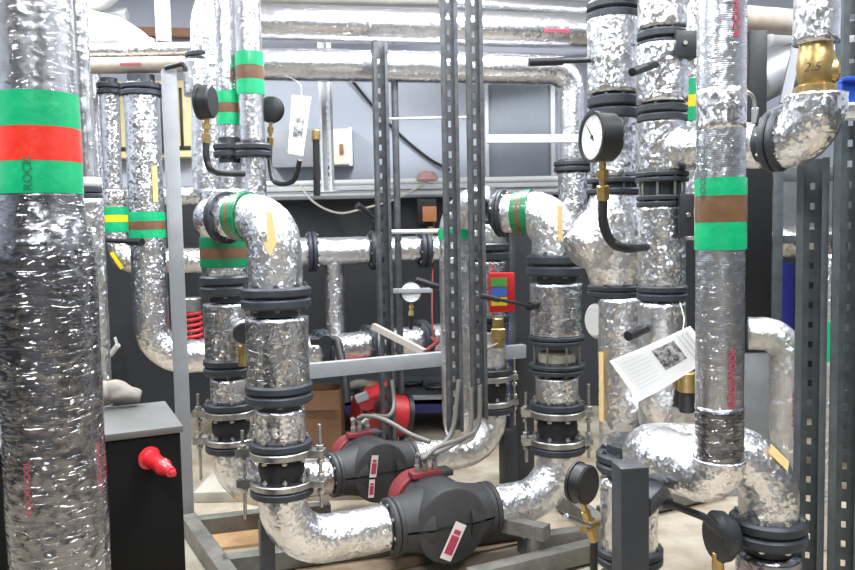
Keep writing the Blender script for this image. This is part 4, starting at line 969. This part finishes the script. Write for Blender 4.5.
# upper right: brass valve and elbow
R4 = Line(816, 60, 2.34)
t = thing('drop_pipe', 'foil drop pipe with brass fitting and elbow at upper right', 'pipe', R4.q(170))
r4 = pr(43, 2.34)
vpipe(t, R4, -10, 44, 43, FO, .004, z1=CEIL, z0=R4.z(44))
el = at(800, 143, 2.34); z = at(800, 138, 2.36).z; fx = at(772, 143, 2.45)
part('elbow', tube(B(), [R4.q(95), R4.p(z), V((fx.x, fx.y, z)) + V((.03, -.02, 0))], .084, .11, amp=.0045, freq=32, seg=64, n=14, step=.008), FO, t, None, True)
df = (R2.q(149) - V((fx.x, fx.y, z))); df.z = 0; df.normalize()
flange(t, V((fx.x, fx.y, z)) - df * .012, df, .092, .045, nb=8)
bv = part('brass_valve', lathe(B(), R4.q(95), UP, [(-.01, 0), (-.01, .05), (0, .056), (.025, .056), (.03, .044), (.045, .05), (.08, .053), (.115, .05), (.125, .046), (.15, .048), (.16, 0)], 20), BRS, t, 'brass fitting marked in black pen')
part('hex_nut', lathe(B(), R4.q(96), UP, [(0, 0), (0, .054), (.004, .058), (.026, .058), (.03, .054), (.03, 0)], 6), BRS, bv)
part('side_boss', lathe(B(), R4.q(72) , V((1, -.25, 0)), [(0, 0), (0, .042), (.05, .04), (.058, .03), (.058, 0)], 18), BRS, bv)
nq = tocam(R4.p(1)); bm = text_bm('2.5', .036, -.0004); uq = UP.cross(nq)
for vv in bm.verts: vv.co = R4.q(70) + uq * (vv.co.x - .008 + vv.co.y * .25) + UP * vv.co.y + nq * .0545
part('handwriting', bm, INK, bv)
t = thing('vent_cock', 'small silver vent cock with a loop on the foil branch by the tall pipe', 'valve', at(754, 122, 2.48))
part('body', cyl(B(), at(755, 124, 2.46), at(755, 108, 2.46), .011), STL, t); part('loop', wire(B(), [at(755, 108, 2.46), at(753, 97, 2.46), at(746, 92, 2.46), at(738, 93, 2.46)], .006, 8), STL, t)
# slotted angles at right
strut('slotted_post', 'left one of two grey slotted posts at the right edge', 811, 330, 2.62, 0, at(808, 158, 2.62).z, .096, .05, -.42, m=STRUTD, pitch=.066, slot=(.014, .022), base=False)
strut('slotted_post', 'right one of two grey slotted posts at the right edge', 848, 330, 2.55, 0, CEIL, .096, .05, -.42, m=STRUTD, pitch=.066, slot=(.014, .022), base=False)
t, c, w_, h_ = wallbox('cable_clip_box', 'blue plastic box clipped on the right slotted post', 'box', 842, 78, 868, 102, 2.42, .06, BLU); part('lid', box(B(), c + V((0, -.004, h_ * .42)), (w_ * 1.06, .05, .012), None, .002), BLU, t)
t, c, w_, h_ = wallbox('cable_clip_box', 'white plastic box under the blue one on the right slotted post', 'box', 842, 104, 868, 118, 2.42, .06, WPL); part('lid', box(B(), c + V((0, -.004, h_ * .42)), (w_ * 1.04, .05, .008), None, .002), WPL, t)
# charcoal box post in front
L = Line(630, 510, 2.05)
t = thing('box_post', 'charcoal square post at lower right under the fat foil loop', 'post', L.p(0)); z = L.z(464)
part('post_section', box(B(), L.p(z / 2), (.075, .075, z), Matrix.Rotation(.12, 3, 'Z'), .004), DPOST, t)
part('cross_arm', beam(B(), L.p(z - .12) + V((.03, .02, 0)), L.p(z - .12) + V((.14, .2, 0)), .06, .05), DPOST, t)
part('foot_plate', box(B(), L.p(.006), (.16, .16, .012), None, .002), DPOST, t)
# paper sheet
t = thing('paper_sheet', 'white printed sheet with a picture hanging tilted left of the tall pipe', 'paper', at(650, 400, 2.42))
f, nn = pfun([at(609.5, 361, 2.42), at(690, 326, 2.40), at(714, 356, 2.42), at(639, 402, 2.42)], .012)
psheet(t, 'sheet', f, 0, 1, 0, 1, 0, WHT, th=.0008, n=16)
PIC2 = mat('printed_photo', rgb(190, 190, 192), .6, col2=rgb(52, 52, 56), vscale=70)
psheet(t, 'printed_photo', f, .46, .74, .14, .68, .0022, PIC2, n=6)
for k in range(8): psheet(t, 'text_line', f, .10 + .0 * k, .36 + .02 * (k % 3), .14 + .09 * k, .15 + .09 * k, .0022, GINK, n=4)
for k in range(3): psheet(t, 'text_line', f, .80 + .05 * k, .82 + .05 * k, .1, .8, .0022, GINK, n=4)
part('string', wire(B(), [at(683, 330, 2.41), at(684, 318, 2.44), at(680, 303, 2.52)], .002, 6), WIRE, t)
t = thing('ball_valve', 'brass valve with black base half hidden behind the printed sheet', 'valve', at(688, 408, 2.7)); part('body', cyl(B(), at(687, 392, 2.62), at(687, 372, 2.62), .03), BRS, t); part('base', cyl(B(), at(687, 412, 2.62), at(687, 392, 2.62), .026), BLK, t)
L = Line(646, 410, 2.56)
# ------------------------------------------------------------------ right background
t = thing('electrical_cabinet', 'tall black cabinet on a grey plinth behind the tall pipe', 'cabinet', at(757, 410, 4.3))
a, b = at(725, 166, 4.3), at(771, 352, 4.3); w_ = b.x - a.x; c = (a + b) / 2
part('body', box(B(), V((c.x, 4.5, c.z)), (w_, .4, a.z - b.z), None, .005), mat('cabinet_black', rgb(18, 18, 20), .4), t); part('plinth', box(B(), V((c.x, 4.5, b.z / 2)), (w_ * .98, .38, b.z), None, .004), GREY, t)
L = Line(756, 60, 4.8); t = thing('steel_post', 'black post above the cabinet behind the tall pipe', 'post', L.q(166)); part('post_section', box(B(), L.p((L.z(166) + L.z(32)) / 2), (.1, .08, L.z(32) - L.z(166)), None, .004), BLK, t)
a, b = at(690, 14, 4.9), at(812, 20, 5.2); b.z = a.z
t = run('overhead_pipe', 'beige wrapped pipe near the ceiling left of the brass fitting', a, b, .08, BEIGE)
t = run('ventilation_duct', 'grey bent duct behind the brass fitting at upper right', at(755, 82, 5.3), at(783, 68, 5.3), .15, mat('grey_duct', rgb(172, 175, 180), .45, .4, var=.1), [at(830, 60, 5.3)], .2, cat='duct')
t = run('ventilation_duct', 'pale duct length under the beige ceiling pipe at upper right', at(765, 36, 5.6), at(860, 40, 5.6), .13, mat('pale_duct', rgb(186, 186, 188), .45, .3, var=.1), cat='duct')
t = thing('support_strap', 'grey slanted support strap in front of the bent duct', 'strap', at(785, 100, 4.9)); part('strap', beam(B(), at(797, 46, 4.9), at(784, 104, 4.85), .06, .012), GREY, t); part('strap', beam(B(), at(784, 104, 4.85), at(760, 116, 4.85), .03, .012), GREY, t)
t = thing('pipe_rack', 'grey rack frame behind the right slotted posts', 'frame', at(790, 410, 5.0))
for y in (178, 240): a, b = at(757, y, 5.0), at(880, y - 2, 5.0); b.z = a.z; part('cross_rail', beam(B(), a, b, .05, .05), STRUTD, t)
for px in (776, 850): L = Line(px, 250, 5.0); part('upright', box(B(), L.p((L.z(170)) / 2), (.06, .06, L.z(170)), None, .003), STRUTD, t)
a, b = at(757, 205, 5.4), at(880, 205, 5.4); part('back_panel', box(B(), (a + b) / 2, (b.x - a.x, .02, .5)), mat('rack_panel', rgb(92, 96, 100), .5, var=.15), t)
a, b = at(752, 242, 5.15), at(838, 242, 5.15)
t = run('horizontal_pipe', 'dusty foil pipe behind the rack frame at right', a, b, .1, FOD)
L = Line(786, 270, 5.9); t = thing('steel_post', 'blue post in the dark behind the right rack', 'post', L.p(0)); part('post_section', box(B(), L.p(.6), (.085, .08, 1.2), None, .004), mat('deep_blue', rgb(30, 36, 116), .45), t)
a = at(748, 333, 3.95); c = at(786, 333, 3.9); e = V((c.x + .02, c.y, 0.0)); c.z = a.z
t = run('bend_pipe', 'milky film wrapped pipe bending down left of the slotted posts', a, c, .082, MILK, [e], .11, .005)
letter_on_pipe(t, 'ROCKWOOL', .03, V((c.x + .02, c.y, at(790, 405, 3.9).z)), UP, V((-.1, -1, 0)), .088, RINK)
L = Line(829, 340, 3.6); t = thing('riser_pipe', 'foil pipe with one green band between the two slotted posts', 'pipe', L.p(0)); vpipe(t, L, 260, 500, 26, FO, z0=0, z1=L.z(255)); vband(t, L, 322, 362, 27, GRN)
t = thing('dark_filler_box', 'low black box added to fill the dark gap behind the right rack', 'cabinet', at(800, 400, 6.3))  # added black box, stands in for the darkness behind the rack
a, b = at(738, 256, 6.2), at(870, 256, 6.2); b.z = a.z; part('body', box(B(), (V((a.x, 6.4, a.z / 2)) + V((b.x, 6.4, a.z / 2))) / 2, (b.x - a.x, .38, a.z), None, .005), BLK, t); part('top', box(B(), (V((a.x, 6.4, a.z)) + V((b.x, 6.4, a.z))) / 2 + UP * .012, (b.x - a.x + .03, .39, .024), None, .004), DPOST, t)
t = thing('low_shelf', 'dark low shelf with white scraps behind the tall pipe foot', 'shelf', at(780, 410, 4.6))
a, b = at(762, 408, 4.68), at(870, 408, 4.68); b.z = a.z; part('shelf_board', box(B(), (a + b) / 2 + V((0, .13, 0)), ((b - a).length, .26, .03)), STRUTD, t)
for px in (768, 865): L = Line(px, 408, 4.74); part('leg', box(B(), L.p(a.z / 2), (.05, .05, a.z), None, .003), STRUTD, t)
a = at(772, 403, 4.78); t = thing('paper_scrap', 'crumpled white paper on the low shelf at right', 'paper', a); part('crumple', tube(B(), [a + V((-.08, 0, .035)), a + V((.0, 0, .06)), a + V((.08, 0, .03))], .04, .05, seg=20, amp=.012, freq=18), WHT, t, None, True)
# ------------------------------------------------------------------ lights
def lamp(x, y, L, w, watts, rz, label):
    t = thing('ceiling_light', label, 'light', (x, y, CEIL - .09), 'ceiling battens')
    R = Matrix.Rotation(rz, 3, 'Z')
    part('housing', box(B(), (x, y, CEIL - .03), (w * 1.3, L, .06), R, .006), WPL, t)
    la = bpy.data.lights.new('batten', 'AREA'); la.shape = 'RECTANGLE'; la.size = w; la.size_y = L; la.energy = watts; la.color = (.95, .98, 1)
    o = bpy.data.objects.new('tube_lamp', la); C.objects.link(o); o.parent = t; o.location = (0, 0, .02); o.rotation_euler = (0, 0, rz)
LG = 'white ceiling batten light above the plant'
for x, y, L, w, e, rz in ((-1.7, 1.0, 1.5, .25, 75, 0), (1.6, 1.0, 1.5, .25, 75, 0), (0, -1.0, 1.5, .25, 70, PI / 2), (-2.3, 4.2, 1.5, .25, 95, 0), (.3, 4.4, 1.5, .25, 115, PI / 2), (2.6, 4.0, 1.5, .25, 60, 0), (-.1, 2.3, 1.5, .2, 65, PI / 2)):
    lamp(x, y, L, w, e, rz, LG)
w = bpy.data.worlds.new('world'); SC.world = w; w.use_nodes = True
w.node_tree.nodes['Background'].inputs['Color'].default_value = (.8, .85, .9, 1); w.node_tree.nodes['Background'].inputs['Strength'].default_value = .3
vs = SC.view_settings; vs.view_transform = 'Standard'; vs.look = 'None'; vs.gamma = 1; vs.use_curve_mapping = False; vs.exposure = .5
SC.cycles.use_denoising = True
SC.cycles.max_bounces = 8; SC.cycles.glossy_bounces = 5; SC.cycles.diffuse_bounces = 4
SC.cycles.sample_clamp_indirect = 6
